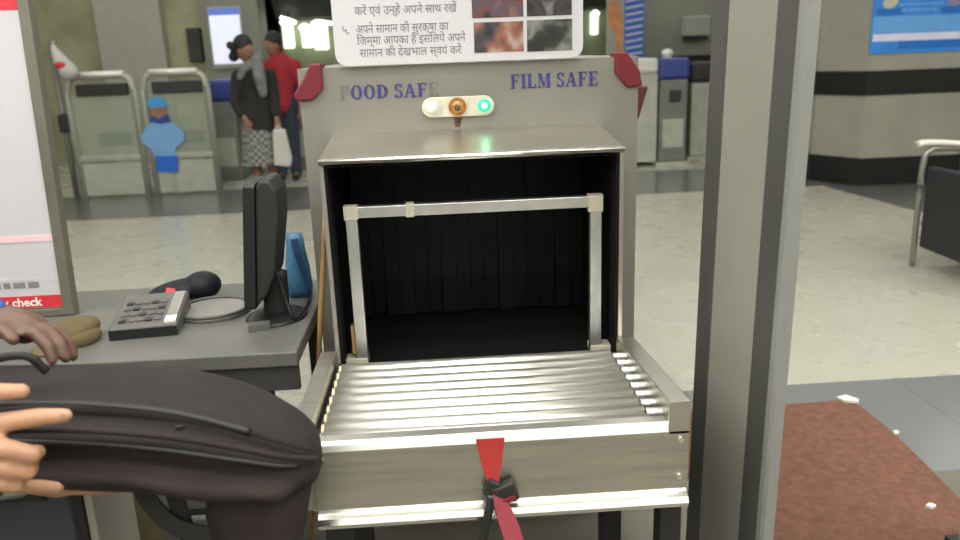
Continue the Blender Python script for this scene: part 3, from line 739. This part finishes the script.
# front pocket panel: a bulging patch on the near face
bm = NB(); PN, PM = 40, 14; rings = []
for i in range(PN+1):
    s = .22+.58*i/PN; row = []
    for k in range(PM+1):
        th = -.72+.66*k/PM
        e = min(1, 6*min(i/PN, 1-i/PN))*min(1, 4*min(k/PM, 1-k/PM))
        row.append(bm.verts.new(bag_pt(s, th, -.004+.016*math.sin(e*PI/2)+.003*math.sin(s*40+th*6)*e)))
    rings.append(row)
for a_, b_ in zip(rings, rings[1:]):
    for k in range(PM): bm.faces.new([a_[k], a_[k+1], b_[k+1], b_[k]])
link('front_pocket', bm, 'bag_purple', bp, smooth=True)
# top flap
bm = NB(); rings = []
for i in range(31):
    s = .35+.6*i/30; row = []
    for k in range(13):
        th = .66+.9*k/12; e = min(1, 8*min(i/30, 1-i/30))*min(1, 5*min(k/12, 1-k/12))
        row.append(bm.verts.new(bag_pt(s, th, -.003+.007*math.sin(e*PI/2))))
    rings.append(row)
for a_, b_ in zip(rings, rings[1:]):
    for k in range(12): bm.faces.new([a_[k], a_[k+1], b_[k+1], b_[k]])
link('top_flap', bm, 'bag_cloth', bp, smooth=True)
# lower hanging flap and straps
def strap(pts, w, mk, name='strap', nrm=(0, -1, 0), th=.008):
    q = curve_pts(pts, 8); link(name, ribbon(NB(), q, [w]*len(q), th, [nrm]*len(q)), mk, bp, bev=.002)
strap([(-.62, 1.22, .745), (-.60, 1.21, .69), (-.56, 1.20, .645), (-.50, 1.19, .63), (-.455, 1.195, .64), (-.43, 1.20, .68)], .030, 'bag_black', nrm=(0, -1, .3))
strap([(-.57, 1.23, .735), (-.555, 1.22, .66), (-.535, 1.21, .58), (-.50, 1.21, .545), (-.47, 1.21, .56), (-.46, 1.21, .62), (-.45, 1.215, .68)], .028, 'bag_black', nrm=(.3, -1, .2))
bm = NB(); limb(bm, [(-.365, 1.215, .735), (-.385, 1.20, .66), (-.405, 1.195, .58), (-.415, 1.20, .50), (-.41, 1.2, .43)], [.05, .054, .052, .050, .04])
limb(bm, [(-.44, 1.21, .74), (-.455, 1.2, .67), (-.45, 1.195, .60), (-.43, 1.2, .5)], [.05, .052, .046, .04])
fuse('hanging_flap', bm, 'bag_purple', bp, .009, 5)
link('haul_loop', T(curve_pts([(-.80, 1.2, .94), (-.79, 1.19, .965), (-.74, 1.19, .968), (-.72, 1.2, .937)], 6), .007, 8), 'bag_black', bp, smooth=True)

# ------------------------------------------------------------------ people
def head(bm, c, r, face, hair=None):
    """skull, jaw, nose, ears, lips; face = unit direction on the plan"""
    f = V(face).normalized(); s = f.cross(V((0, 0, 1))); c = V(c)
    yaw = math.atan2(f.y, f.x)
    ball(bm, c, (r*1.0, r*.82, r*1.18), 3, (0, 0, yaw)); ball(bm, c+f*r*.25-V((0, 0, r*.55)), (r*.62, r*.6, r*.7), 3, (0, 0, yaw))
    ball(bm, c+f*r*.98-V((0, 0, r*.12)), (r*.22, r*.16, r*.27), 2, (0, 0, yaw)); ball(bm, c+f*r*.82-V((0, 0, r*.58)), (r*.13, r*.3, r*.1), 2, (0, 0, yaw))
    for k in (-1, 1): ball(bm, c+s*k*r*.84-V((0, 0, r*.05)), (r*.2, r*.09, r*.3), 2, (0, 0, yaw))
def eyes(p, c, r, face):
    f = V(face).normalized(); s = f.cross(V((0, 0, 1))); c = V(c)
    for k in (-1, 1):
        bm = NB(); ball(bm, c+f*r*.80+s*k*r*.34+V((0, 0, r*.02)), r*.11, 2); link('eye', bm, 'eye_dark', p, smooth=True)
def hair_cap(name, p, c, r, face, m, extra=()):
    f = V(face).normalized(); c = V(c)
    bm = NB(); ball(bm, c-f*r*.16+V((0, 0, r*.22)), (r*1.04, r*.95, r*1.08), 3, (0, 0, math.atan2(f.y, f.x)))
    for e, er in extra: ball(bm, e, er, 2)
    fuse(name, bm, m, p, .012, 2)
def hand_fingers(bm, wrist, fingers, palm):
    pass

# -- bag owner, left foreground: both hands on the backpack
ow = thing('person', 'person at left edge pushing the backpack with a pointing finger', 'person', (-1.25, .75, 0))
bm = NB()
limb(bm, [(-1.25, .75, .95), (-1.25, .75, 1.15), (-1.23, .76, 1.36)], [.15, .145, .15])
limb(bm, [(-1.23, .76, 1.42), (-1.22, .77, 1.55)], [.065, .058])
head(bm, (-1.20, .79, 1.66), .105, (.8, .6, 0))
limb(bm, [(-1.18, .60, 1.40), (-1.06, .70, 1.14), (-.81, 1.02, .918)], [.055, .045, .029])        # right arm
limb(bm, [(-1.30, .92, 1.40), (-1.17, 1.03, 1.08), (-.80, 1.125, .798)], [.055, .045, .030])     # left arm
for s in (-.09, .09): limb(bm, [(-1.25-s*.3, .75+s, .95), (-1.24, .75+s, .50), (-1.25, .75+s, .10), (-1.13, .80+s, .05)], [.09, .062, .042, .038])
# upper hand: palm, pointing index, thumb, three curled fingers
limb(bm, [(-.83, 1.0, .918), (-.785, 1.02, .920), (-.735, 1.03, .922)], [.031, .036, .031])
limb(bm, [(-.785, 1.015, .900), (-.735, 1.02, .888)], [.034, .030]); limb(bm, [(-.785, 1.012, .88), (-.742, 1.015, .860)], [.026, .021])
limb(bm, [(-.735, 1.03, .926), (-.695, 1.035, .930), (-.662, 1.045, .929), (-.630, 1.055, .925)], [.0165, .0150, .0138, .0115])   # index
limb(bm, [(-.795, 1.02, .945), (-.755, 1.03, .966), (-.720, 1.040, .973), (-.680, 1.052, .967)], [.018, .0155, .014, .0115])    # thumb
limb(bm, [(-.735, 1.025, .903), (-.695, 1.012, .900), (-.668, 1.022, .884), (-.674, 1.048, .874)], [.0160, .0150, .0138, .012])
limb(bm, [(-.738, 1.022, .880), (-.700, 1.010, .872), (-.678, 1.022, .858), (-.686, 1.046, .852)], [.0150, .0140, .0130, .0115])
limb(bm, [(-.742, 1.018, .858), (-.712, 1.010, .849), (-.695, 1.020, .838), (-.703, 1.040, .834)], [.0135, .0125, .0115, .0105])
# lower hand, palm up under the bag
limb(bm, [(-.80, 1.125, 0.798), (-.745, 1.133, 0.788), (-.70, 1.140, 0.776)], [.029, .025, .027])
for k, (dy, dx, dz) in enumerate(((.0, .0, 0), (.022, .008, -.014), (.044, .003, -.022), (.064, -.012, -.026))):
    limb(bm, [(-.695, 1.140+dy, 0.766+dz), (-.655+dx, 1.150+dy, 0.756+dz), (-.63+dx, 1.165+dy, 0.748+dz), (-.615+dx, 1.185+dy, 0.744+dz)], [.0145, .0132, .0122, .0105])
limb(bm, [(-.75, 1.115, 0.788), (-.715, 1.107, 0.788), (-.69, 1.109, 0.784)], [.015, .013, .0115])
fuse('body', bm, 'skin_light', ow, .0045, 5)
bm = NB(); ball(bm, (-.6245, 1.0455, .929), (.008, .003, .007), 2); link('nail', bm, 'nail', ow, smooth=True)
eyes(ow, (-1.20, .79, 1.66), .105, (.8, .6, 0))
hair_cap('hair', ow, (-1.20, .79, 1.68), .105, (.8, .6, 0), 'hair_black')
bm = NB(); limb(bm, [(-1.25, .75, .93), (-1.25, .75, 1.15), (-1.23, .76, 1.37)], [.17, .165, .165]); limb(bm, [(-1.18, .60, 1.40), (-1.09, .67, 1.2)], [.075, .062]); limb(bm, [(-1.30, .92, 1.40), (-1.20, 1.01, 1.16)], [.075, .062]); fuse('shirt', bm, 'shirt_grey', ow, .010, 4)
bm = NB()
for s in (-.09, .09): limb(bm, [(-1.25-s*.3, .75+s, .95), (-1.24, .75+s, .50), (-1.25, .75+s, .09)], [.112, .085, .068])
fuse('trousers', bm, 'denim', ow, .012, 4)
for s in (-.09, .09):
    bm = NB(); ball(bm, (-1.18, .775+s, .045), (.13, .05, .045), 3, (0, 0, .35)); link('shoe', bm, 'plastic_black', ow, smooth=True)
wt = fuse('wristwatch', (lambda b: (limb(b, [(-.785, 1.127, .796), (-.762, 1.131, .791)], [.036, .034]), b)[1])(NB()), 'watch_metal', ow, .004, 2); wt['label'] = 'metal wristwatch'
bm = NB(); disc(bm, (-.773, 1.093, .794), .014, .012, 'y', 20); link('watch_dial', bm, 'plastic_black', wt)

# -- guard seated beyond the bag, hand on it
gd = thing('person', 'person in khaki trousers behind the bag resting dark hand on it', 'person', (-1.62, 1.62, 0))
bm = NB()
limb(bm, [(-1.62, 1.62, .55), (-1.60, 1.62, .8), (-1.56, 1.60, 1.06)], [.16, .145, .15]); limb(bm, [(-1.56, 1.6, 1.1), (-1.54, 1.59, 1.25)], [.062, .056]); head(bm, (-1.52, 1.585, 1.36), .105, (1, -.3, 0))
limb(bm, [(-1.50, 1.42, 1.09), (-1.28, 1.44, .97), (-.905, 1.405, .965)], [.052, .043, .031])
limb(bm, [(-1.58, 1.77, 1.08), (-1.45, 1.78, .86), (-1.28, 1.66, .78)], [.052, .043, .032])
limb(bm, [(-1.28, 1.66, .78), (-1.23, 1.63, .765), (-1.19, 1.61, .76)], [.03, .033, .022])
limb(bm, [(-0.9050, 1.4050, 0.9650), (-0.8650, 1.3900, 0.9600), (-0.8350, 1.3750, 0.9530)], [.030, .033, .029]); limb(bm, [(-0.8650, 1.4100, 0.9530), (-0.8350, 1.4050, 0.9430)], [.029, .027])
for p in ([(-0.8300, 1.3550, 0.9600), (-0.7980, 1.3350, 0.9560), (-0.7740, 1.3200, 0.9370), (-0.7660, 1.3120, 0.9130)], [(-0.8250, 1.3750, 0.9550), (-0.7880, 1.3580, 0.9520), (-0.7620, 1.3440, 0.9320), (-0.7540, 1.3350, 0.9060)], [(-0.8250, 1.3950, 0.9480), (-0.7850, 1.3800, 0.9440), (-0.7600, 1.3680, 0.9230), (-0.7530, 1.3600, 0.9000)], [(-0.8300, 1.4150, 0.9380), (-0.7980, 1.4040, 0.9330), (-0.7780, 1.3950, 0.9140), (-0.7730, 1.3900, 0.8960)]):
    limb(bm, p, [.0135, .0125, .0115, .0100])
limb(bm, [(-0.8800, 1.3650, 0.9650), (-0.8520, 1.3380, 0.9650), (-0.8250, 1.3150, 0.9530)], [.015, .0135, .011])
limb(bm, [(-1.60, 1.54, .54), (-.83, 1.60, .49), (-.80, 1.62, .10), (-.70, 1.60, .05)], [.09, .06, .042, .036]); limb(bm, [(-1.60, 1.72, .54), (-1.0, 1.72, .50), (-1.02, 1.72, .10), (-.92, 1.72, .05)], [.09, .06, .042, .036])
fuse('body', bm, 'skin_dark', gd, .0055, 5)
eyes(gd, (-1.52, 1.585, 1.36), .105, (1, -.3, 0)); hair_cap('hair', gd, (-1.52, 1.585, 1.385), .105, (1, -.3, 0), 'hair_black')
bm = NB(); limb(bm, [(-1.62, 1.62, .56), (-1.60, 1.62, .8), (-1.56, 1.60, 1.07)], [.175, .16, .165]); limb(bm, [(-1.50, 1.42, 1.09), (-1.36, 1.435, .985)], [.07, .06]); limb(bm, [(-1.58, 1.77, 1.08), (-1.49, 1.778, .93)], [.07, .06]); fuse('shirt', bm, 'khaki', gd, .010, 4)
bm = NB(); limb(bm, [(-1.60, 1.54, .55), (-.83, 1.60, .49), (-.80, 1.62, .09)], [.11, .078, .062]); limb(bm, [(-1.60, 1.72, .55), (-1.0, 1.72, .50), (-1.02, 1.72, .09)], [.11, .078, .062]); fuse('trousers', bm, 'khaki', gd, .010, 4)
for x, y in ((-.74, 1.61), (-.96, 1.72)):
    bm = NB(); ball(bm, (x, y, .045), (.13, .048, .045), 3); link('shoe', bm, 'plastic_black', gd, smooth=True)
bm = NB(); ball(bm, (-.893, 1.395, .992), (.022, .018, .012), 2, (.4, .2, 0)); o = link('wrist_band', bm, 'gate_blue', gd, smooth=True); o['label'] = 'blue wrist band'
# stool under the guard
so = thing('stool', 'low stool under the seated person behind the backpack', 'stool', (-1.64, 1.63, 0))
link('seat', disc(NB(), (-1.64, 1.63, .36), .19, .04, 'z', 28), 'plastic_dark', so)
for k in range(4):
    a_ = PI/4+k*PI/2; link('leg', T([(-1.64+.14*math.cos(a_), 1.63+.14*math.sin(a_), .345), (-1.64+.19*math.cos(a_), 1.63+.19*math.sin(a_), 0)], .016, 10), 'plastic_dark', so, smooth=True)

# suitcase standing below the bag
su = thing('suitcase', 'dark blue-grey suitcase with pale edge standing below the backpack', 'suitcase', (-.98, 1.38, 0))
link('shell', B(-1.25, -.772, 1.32, 1.49, .03, .672), 'case_blue', su, bev=.02)
o = link('edge_trim', B(-.785, -.764, 1.313, 1.335, .03, .672), 'plastic_black', su, bev=.003)
o = link('edge_strip', B(-.763, -.748, 1.318, 1.488, .03, .668), 'case_edge', su, bev=.003); o['label'] = 'pale edge strip'
link('handle', T(curve_pts([(-.95, 1.318, .645), (-.94, 1.308, .655), (-.88, 1.305, .655), (-.84, 1.308, .655), (-.83, 1.318, .645)], 6), .007, 8), 'plastic_black', su, smooth=True)
link('base_trim', B(-1.25, -.772, 1.325, 1.485, .015, .035), 'plastic_black', su)
for x, y in ((-1.2, 1.36), (-1.2, 1.46), (-.82, 1.36), (-.82, 1.46)): link('wheel', disc(NB(), (x, y, .017), .015, .02, 'y', 16), 'plastic_black', su)

# -- two people at the gates
w1 = thing('person', 'person with black top and checked skirt standing at the gates', 'person', (-1.9, 8.3, 0))
bm = NB(); wc = (-1.955, 8.3, 1.50)
limb(bm, [(-1.88, 8.3, .82), (-1.88, 8.3, 1.02), (-1.89, 8.3, 1.22)], [.13, .105, .12]); limb(bm, [(-1.90, 8.3, 1.28), (-1.945, 8.3, 1.42)], [.055, .048]); head(bm, wc, .095, (.75, -.5, 0))
limb(bm, [(-2.05, 8.3, 1.24), (-2.08, 8.22, 1.0), (-1.98, 8.12, .82)], [.048, .038, .026]); limb(bm, [(-1.73, 8.3, 1.24), (-1.70, 8.24, 1.0), (-1.68, 8.16, .80)], [.048, .038, .026])
for x, y, z in ((-1.97, 8.12, .80), (-1.68, 8.16, .78)):
    ball(bm, (x, y, z), (.03, .025, .045), 2)
    for k in range(4): limb(bm, [(x-.022+.015*k, y, z-.03), (x-.022+.015*k, y-.01, z-.075)], [.009, .008])
    limb(bm, [(x+.03, y, z), (x+.035, y-.02, z-.045)], [.01, .009])
for s in (-.075, .075): limb(bm, [(-1.88+s, 8.3, .82), (-1.88+s, 8.3, .45), (-1.89+s, 8.32, .09), (-1.89+s, 8.22, .035)], [.08, .058, .036, .032])
fuse('body', bm, 'skin_mid', w1, .010, 4); eyes(w1, wc, .095, (.75, -.5, 0))
hair_cap('hair', w1, (-1.955, 8.3, 1.53), .098, (.75, -.5, 0), 'hair_black', [((-2.03, 8.34, 1.50), .075), ((-2.08, 8.35, 1.44), .055), ((-2.10, 8.35, 1.55), .045)])
bm = NB(); limb(bm, [(-1.88, 8.3, .74), (-1.88, 8.3, 1.02), (-1.89, 8.3, 1.24)], [.19, .15, .15]); limb(bm, [(-2.05, 8.3, 1.24), (-2.08, 8.22, 1.0), (-2.02, 8.16, .88)], [.072, .062, .05]); limb(bm, [(-1.73, 8.3, 1.24), (-1.70, 8.24, 1.0), (-1.69, 8.19, .87)], [.072, .062, .05]); fuse('tunic', bm, 'cloth_black', w1, .012, 4)
bm = NB(); tube(bm, [(-1.89, 8.3, .80), (-1.89, 8.3, .6), (-1.89, 8.3, .36)], [.17, .195, .22], 32); link('skirt', bm, 'skirt_check', w1, smooth=False)
bm = NB(); limb(bm, [(-1.82, 8.17, 1.40), (-1.80, 8.13, 1.25), (-1.78, 8.12, 1.08)], [.055, .065, .045]); limb(bm, [(-1.82, 8.2, 1.38), (-1.95, 8.18, 1.33), (-2.0, 8.18, 1.24)], [.06, .05, .035]); fuse('scarf', bm, 'cloth_grey', w1, .012, 4)
for s in (-.075, .075):
    bm = NB(); ball(bm, (-1.89+s, 8.27, .035), (.042, .11, .035), 2); link('shoe', bm, 'plastic_dark', w1, smooth=True)
hb = thing('handbag', 'white carrier bag held by the person in the checked skirt', 'bag', (-1.665, 8.13, .35))
bm = NB(); prism(bm, [(-1.72, .72), (-1.60, .72), (-1.56, .42), (-1.58, .34), (-1.74, .36)], 'y', 8.08, 8.16); link('sack', bm, 'cloth_white', hb, bev=.015)
link('strap', T(curve_pts([(-1.70, 8.12, .71), (-1.68, 8.12, .755), (-1.63, 8.12, .71)], 6), .006, 8), 'cloth_white', hb, smooth=True)
w2 = thing('person', 'person in red shirt standing behind the one with black top', 'person', (-1.86, 9.5, 0))
bm = NB(); rc = (-1.90, 9.5, 1.56)
limb(bm, [(-1.86, 9.5, .9), (-1.85, 9.5, 1.1), (-1.84, 9.5, 1.32)], [.13, .13, .14]); limb(bm, [(-1.86, 9.5, 1.36), (-1.89, 9.5, 1.5)], [.055, .05]); head(bm, rc, .098, (-.6, -.6, 0))
for s in (-1, 1):
    limb(bm, [(-1.84+s*.17, 9.5, 1.33), (-1.83+s*.21, 9.48, 1.08), (-1.83+s*.19, 9.40, .86), (-1.83+s*.19, 9.38, .76)], [.05, .04, .028, .03])
    for k in range(4): limb(bm, [(-1.85+s*.19+.014*k, 9.38, .76), (-1.85+s*.19+.014*k, 9.37, .69)], [.009, .008])
    limb(bm, [(-1.83+s*.19-s*.03, 9.38, .78), (-1.83+s*.19-s*.04, 9.37, .73)], [.01, .009])
    limb(bm, [(-1.86+s*.08, 9.5, .9), (-1.86+s*.085, 9.5, .48), (-1.86+s*.085, 9.52, .09), (-1.86+s*.085, 9.42, .04)], [.085, .06, .038, .034])
fuse('body', bm, 'skin_mid', w2, .010, 4); eyes(w2, rc, .098, (-.6, -.6, 0)); hair_cap('hair', w2, (-1.90, 9.5, 1.585), .1, (-.6, -.6, 0), 'hair_black')
bm = NB(); limb(bm, [(-1.86, 9.5, .90), (-1.85, 9.5, 1.1), (-1.84, 9.5, 1.33)], [.155, .155, .155])
for s in (-1, 1): limb(bm, [(-1.84+s*.17, 9.5, 1.33), (-1.83+s*.21, 9.48, 1.10)], [.07, .06])
fuse('shirt', bm, 'cloth_red', w2, .012, 4)
bm = NB()
for s in (-1, 1): limb(bm, [(-1.86+s*.08, 9.5, .9), (-1.86+s*.085, 9.5, .48), (-1.86+s*.085, 9.52, .09)], [.11, .085, .07])
fuse('trousers', bm, 'denim', w2, .012, 4)
for s in (-1, 1):
    bm = NB(); ball(bm, (-1.86+s*.085, 9.46, .04), (.045, .12, .04), 2); link('shoe', bm, 'plastic_dark', w2, smooth=True)

# ------------------------------------------------------------------ fare gates
def glass_gate(x0, x1, label, gy=8.78):
    t = thing('glass_gate', label, 'gate', ((x0+x1)/2, gy, 0), 'glass gates with steel arches')
    pts = [(x0, gy, 0), (x0, gy, 1.14)]+curve_pts([(x0, gy, 1.16), (x0+.045, gy, 1.265), (x0+.12, gy, 1.295)], 5)+curve_pts([(x1-.12, gy, 1.295), (x1-.045, gy, 1.265), (x1, gy, 1.16)], 5)+[(x1, gy, 1.14), (x1, gy, 0)]
    link('arch', T(pts, .036, 12), 'gate_steel', t, smooth=True)
    o = link('top_cap', tube(NB(), [(x0+.09, gy, 1.312), (x1-.09, gy, 1.312)], .03, 12, flat=(.06, .034, (0, 0, 1))), 'gate_highlight', t, smooth=True); o['label'] = 'top cap with white highlight in its colour'
    link('header', B(x0+.10, x1-.06, gy-.04, gy+.04, 1.09, 1.215), 'gate_black', t, bev=.01)
    link('glass_panel', B(x0+.035, x1-.035, gy-.008, gy+.008, .46, 1.09), 'gate_glass', t)
    link('flap', B(x0+.22, x1-.10, gy+.03, gy+.06, .55, .70), 'gate_black', t, bev=.03)
    link('rail', B(x0, x1, gy-.03, gy+.03, .40, .46), 'gate_steel', t, bev=.008)
    link('kick_panel', B(x0+.03, x1-.03, gy-.012, gy+.012, .03, .38), 'gate_pale', t)
glass_gate(-3.96, -3.27, 'left glass gate with rounded steel arch beside the sign board')
glass_gate(-3.17, -2.50, 'right glass gate with steel arch bearing the blue figure sticker')
# standing figure sticker hung on the gate
sk = thing('figure_sign', 'blue cut-out figure sign fixed on the glass gate', 'sign', (-3.03, 8.74, .4))
def plate(pts, mk, name, y=8.735, t=.012): return link(name, prism(NB(), [(-3.032+p[0]*.96, p[1]) for p in pts], 'y', y, y+t), mk, sk)
plate([(-.10, .80), (-.235, .66), (-.225, .58), (-.13, .52), (-.12, .44), (.12, .42), (.13, .52), (.235, .58), (.245, .67), (.13, .80)], 'sticker_shirt', 'shirt', 8.737)
plate([(-.10, .43), (-.11, .27), (.12, .25), (.14, .43)], 'sticker_trousers', 'trousers', 8.733)
plate([(-.11, .81), (-.08, .87), (.11, .86), (.12, .79), (.0, .775)], 'sticker_navy', 'collar', 8.731)
plate([(-.08, .87), (-.09, .96), (.085, .96), (.09, .88), (.0, .83)], 'skin_mid', 'face', 8.729)
plate([(-.11, .955), (-.10, 1.02), (-.04, 1.06), (.05, 1.05), (.10, 1.0), (.11, .95)], 'sticker_cap', 'cap', 8.727)
link('mount_post', T([(-3.0, 8.755, .26), (-2.94, 8.76, .02)], .014, 8), 'gate_steel', sk)

def fare_gate(x0, x1, y0, y1, top, label, lid=None, reader=True, cap='gate_blue', body='gate_body'):
    t = thing('fare_gate', label, 'fare gate', ((x0+x1)/2, (y0+y1)/2, 0), 'fare gate cabinets')
    link('cabinet', B(x0+.02, x1-.02, y0+.02, y1, .05, top-.24), body, t, bev=.015)
    link('plinth', B(x0-.02, x1+.02, y0-.02, y1+.02, 0, .05), 'gate_pale', t)
    o = link('top_cover', B(x0, x1, y0, y1, top-.24, top), cap, t, bev=.04); o['label'] = 'blue top cover'
    link('door', B(x0+.06, x1-.06, y0+.012, y0+.022, .22, .55), 'gate_pale', t)
    if reader: link('card_reader', B(x0+.13, x0+.27, y0+.0, y0+.02, top-.50, top-.36), 'gate_black', t, bev=.02)
    if lid:
        o = link('lid', B(lid[0], lid[1], y0+.02, y1, top-.16, top+.01), 'gate_lid', t, bev=.04)
        link('side_panel', B(lid[0], lid[1], y0+.06, y1, .05, top-.16), 'gate_pale', t)
    return t
fare_gate(2.53, 2.90, 9.25, 10.3, 1.245, 'blue-topped grey fare gate just right of the scanner', (2.08, 2.53))
fare_gate(-2.66, -2.33, 9.25, 10.3, 1.20, 'blue-topped fare gate left of the person in black top', None, False)
fare_gate(-1.95, -1.56, 9.9, 10.9, 1.18, 'blue-topped fare gate beside scanner and behind the person in red', None, False)
fare_gate(3.02, 3.45, 9.6, 10.6, 1.18, 'dark-topped pale fare gate at the edge of the metal detector', None, False, 'gate_black', 'gate_pale')
dm = thing('dome_camera', 'white dome fitting on top of the right blue-topped fare gate', 'camera', (2.70, 9.6, 1.245))
link('stem', disc(NB(), (2.72, 9.6, 1.262), .05, .034, 'z', 20), 'gate_lid', dm); bm = NB(); ball(bm, (2.72, 9.6, 1.30), (.07, .07, .05), 3); link('dome', bm, 'white_paint', dm, smooth=True)
# grey box on far wall
wb = thing('wall_box', 'pale grey box with dark base mounted on the far wall', 'box', (3.6, 11.1, 1.46))
link('cover', B(3.36, 3.72, 11.0, 11.15, 1.50, 1.76), 'wall_pale', wb, bev=.015); link('base', B(3.38, 3.70, 11.02, 11.15, 1.44, 1.50), 'gate_black', wb)

# things along the back
lb = thing('light_box', 'lit white display board with blue heading on the back wall', 'display', (-3.0, 11.9, 1.34))
link('screen', B(-3.22, -2.80, 11.93, 12.0, 1.36, 2.03), 'light_box', lb); link('heading', B(-3.22, -2.80, 11.925, 12.0, 2.03, 2.12), 'light_head', lb); link('casing', B(-3.25, -2.77, 11.96, 12.02, 1.30, 2.15), 'wall_pale', lb)
wcab = tag(link('wall_cabinet', B(-3.62, -3.42, 12.1, 12.2, 1.40, 1.88), 'wall_dark', bev=.01), 'small dark cabinet on the warm light-tinted wall left of the display', 'cabinet')
link('door', B(-3.605, -3.435, 12.094, 12.1, 1.42, 1.86), 'wall_dark', wcab)
for (xa, xb, za, zb, lb_) in ((-2.50, -2.34, 1.56, 1.99, 'leftmost vertical strip lamp glowing in the passage'), (-2.20, -2.05, 1.56, 1.90, 'middle vertical strip lamp glowing in the passage'), (-2.00, -1.78, 1.52, 1.95, 'third and widest strip lamp glowing in the passage'), (2.585, 2.70, 1.60, 1.95, 'strip lamp glowing in passage just right of the notice board')):
    t = thing('strip_lamp', lb_, 'lamp', ((xa+xb)/2, 13.6, za), 'strip lamps in the passage')
    link('diffuser', B(xa, xb, 13.55, 13.70, za, zb-.03), 'strip_glow', t, bev=.02)
    pts = curve_pts([(xa-.01, 13.53, zb-.04), (xa+.04, 13.53, zb), ((xa+xb)/2, 13.53, zb+.012), (xb+(.12 if xb > -1.9 and xb < 0 else .0), 13.53, zb-.03)], 5)
    link('tube', T(pts, .028, 10), 'strip_hot', t, smooth=True)
t = thing('ceiling_light', 'short slanting tube light under the dark passage soffit', 'ceiling light', (-2.3, 13.3, 1.98))
link('tube', T([(-2.44, 13.2, 2.03), (-2.23, 13.3, 1.95)], .03, 10), 'strip_hot', t, smooth=True); link('bracket', T([(-2.335, 13.25, 1.99), (-2.335, 13.3, 2.13)], .012, 8), 'plastic_dark', t)
# printed banner right of notice
bn = thing('roll_banner', 'blue banner with white bars and orange panel behind the scanner', 'banner', (2.5, 10.7, 0))
link('print', B(2.46, 2.72, 10.70, 10.715, .12, 2.1), 'banner_blue', bn)
bm = NB()
for k in range(10):
    z = 1.18+k*.085; prism(bm, [(2.475, z), (2.705, z+.034), (2.705, z+.062), (2.475, z+.028)], 'y', 10.697, 10.70)
link('white_bars', bm, 'banner_white', bn)
bm = NB(); prism(bm, [(2.25, 1.96), (2.36, 1.98), (2.44, 1.74), (2.43, 1.34), (2.36, 1.31), (2.35, 1.53), (2.24, 1.71)], 'y', 10.69, 10.705); link('orange_panel', bm, 'banner_orange', bn)
link('base', B(2.2, 2.75, 10.60, 10.80, 0, .12), 'plastic_grey', bn, bev=.02); link('backing', B(2.22, 2.46, 10.702, 10.715, .12, 2.1), 'wall_pale', bn)
# red and white plastic bag hung on the gate
bm = NB(); limb(bm, [(-3.98, 8.68, 1.60), (-3.92, 8.66, 1.46), (-3.86, 8.66, 1.36)], [.03, .075, .095]); rw = fuse('plastic_bag', bm, 'cloth_white', None, .012, 3); tag(rw, 'white plastic bag with red patch hanging above the left glass gate', 'bag')
bm = NB(); ball(bm, (-3.90, 8.595, 1.42), (.06, .03, .04), 2); link('red_patch', bm, 'print_red', rw, smooth=True)
link('handle_loop', T(curve_pts([(-3.98, 8.68, 1.6), (-3.99, 8.72, 1.66), (-3.985, 8.76, 1.62)], 5), .008, 8), 'cloth_white', rw, smooth=True)
wp = thing('gate_post', 'dark steel post holding the plastic bag left of glass gates', 'post', (-4.0, 8.78, 0))
link('pole', T([(-4.05, 8.79, 0), (-4.05, 8.79, 1.66)], .03, 12), 'gate_body', wp, smooth=True); link('hook', T([(-4.05, 8.79, 1.63), (-3.98, 8.74, 1.645)], .010, 8), 'gate_body', wp); link('flap', B(-4.10, -3.985, 8.74, 8.82, .72, .92), 'gate_black', wp, bev=.02)

# ------------------------------------------------------------------ light and camera
w = bpy.data.worlds.new('World'); bpy.context.scene.world = w; w.use_nodes = True
w.node_tree.nodes['Background'].inputs[0].default_value = (.9, .95, .9, 1); w.node_tree.nodes['Background'].inputs[1].default_value = .05

f_px, pitch, roll, yaw = 786.635, .271, -.0376, .0487
fw = V((math.sin(yaw)*math.cos(pitch), math.cos(yaw)*math.cos(pitch), -math.sin(pitch)))
r = V((math.cos(yaw), -math.sin(yaw), 0)); u = r.cross(fw)
R = r*math.cos(roll)+u*math.sin(roll); U = u*math.cos(roll)-r*math.sin(roll)
cam = bpy.data.cameras.new('camera'); co = bpy.data.objects.new('camera', cam); C.objects.link(co)
cam.sensor_width = 36; cam.lens = f_px/960*36; cam.clip_start = .05
cam.dof.use_dof = True; cam.dof.focus_distance = 1.95; cam.dof.aperture_fstop = 3.2
mw = Matrix((R, U, -fw)).transposed().to_4x4(); mw.translation = (-.0837, 0, 1.4017); co.matrix_world = mw
S = bpy.context.scene; S.camera = co
S.view_settings.view_transform = 'Standard'; S.view_settings.look = 'None'; S.view_settings.gamma = 1; S.view_settings.use_curve_mapping = False
S.view_settings.exposure = 0.2
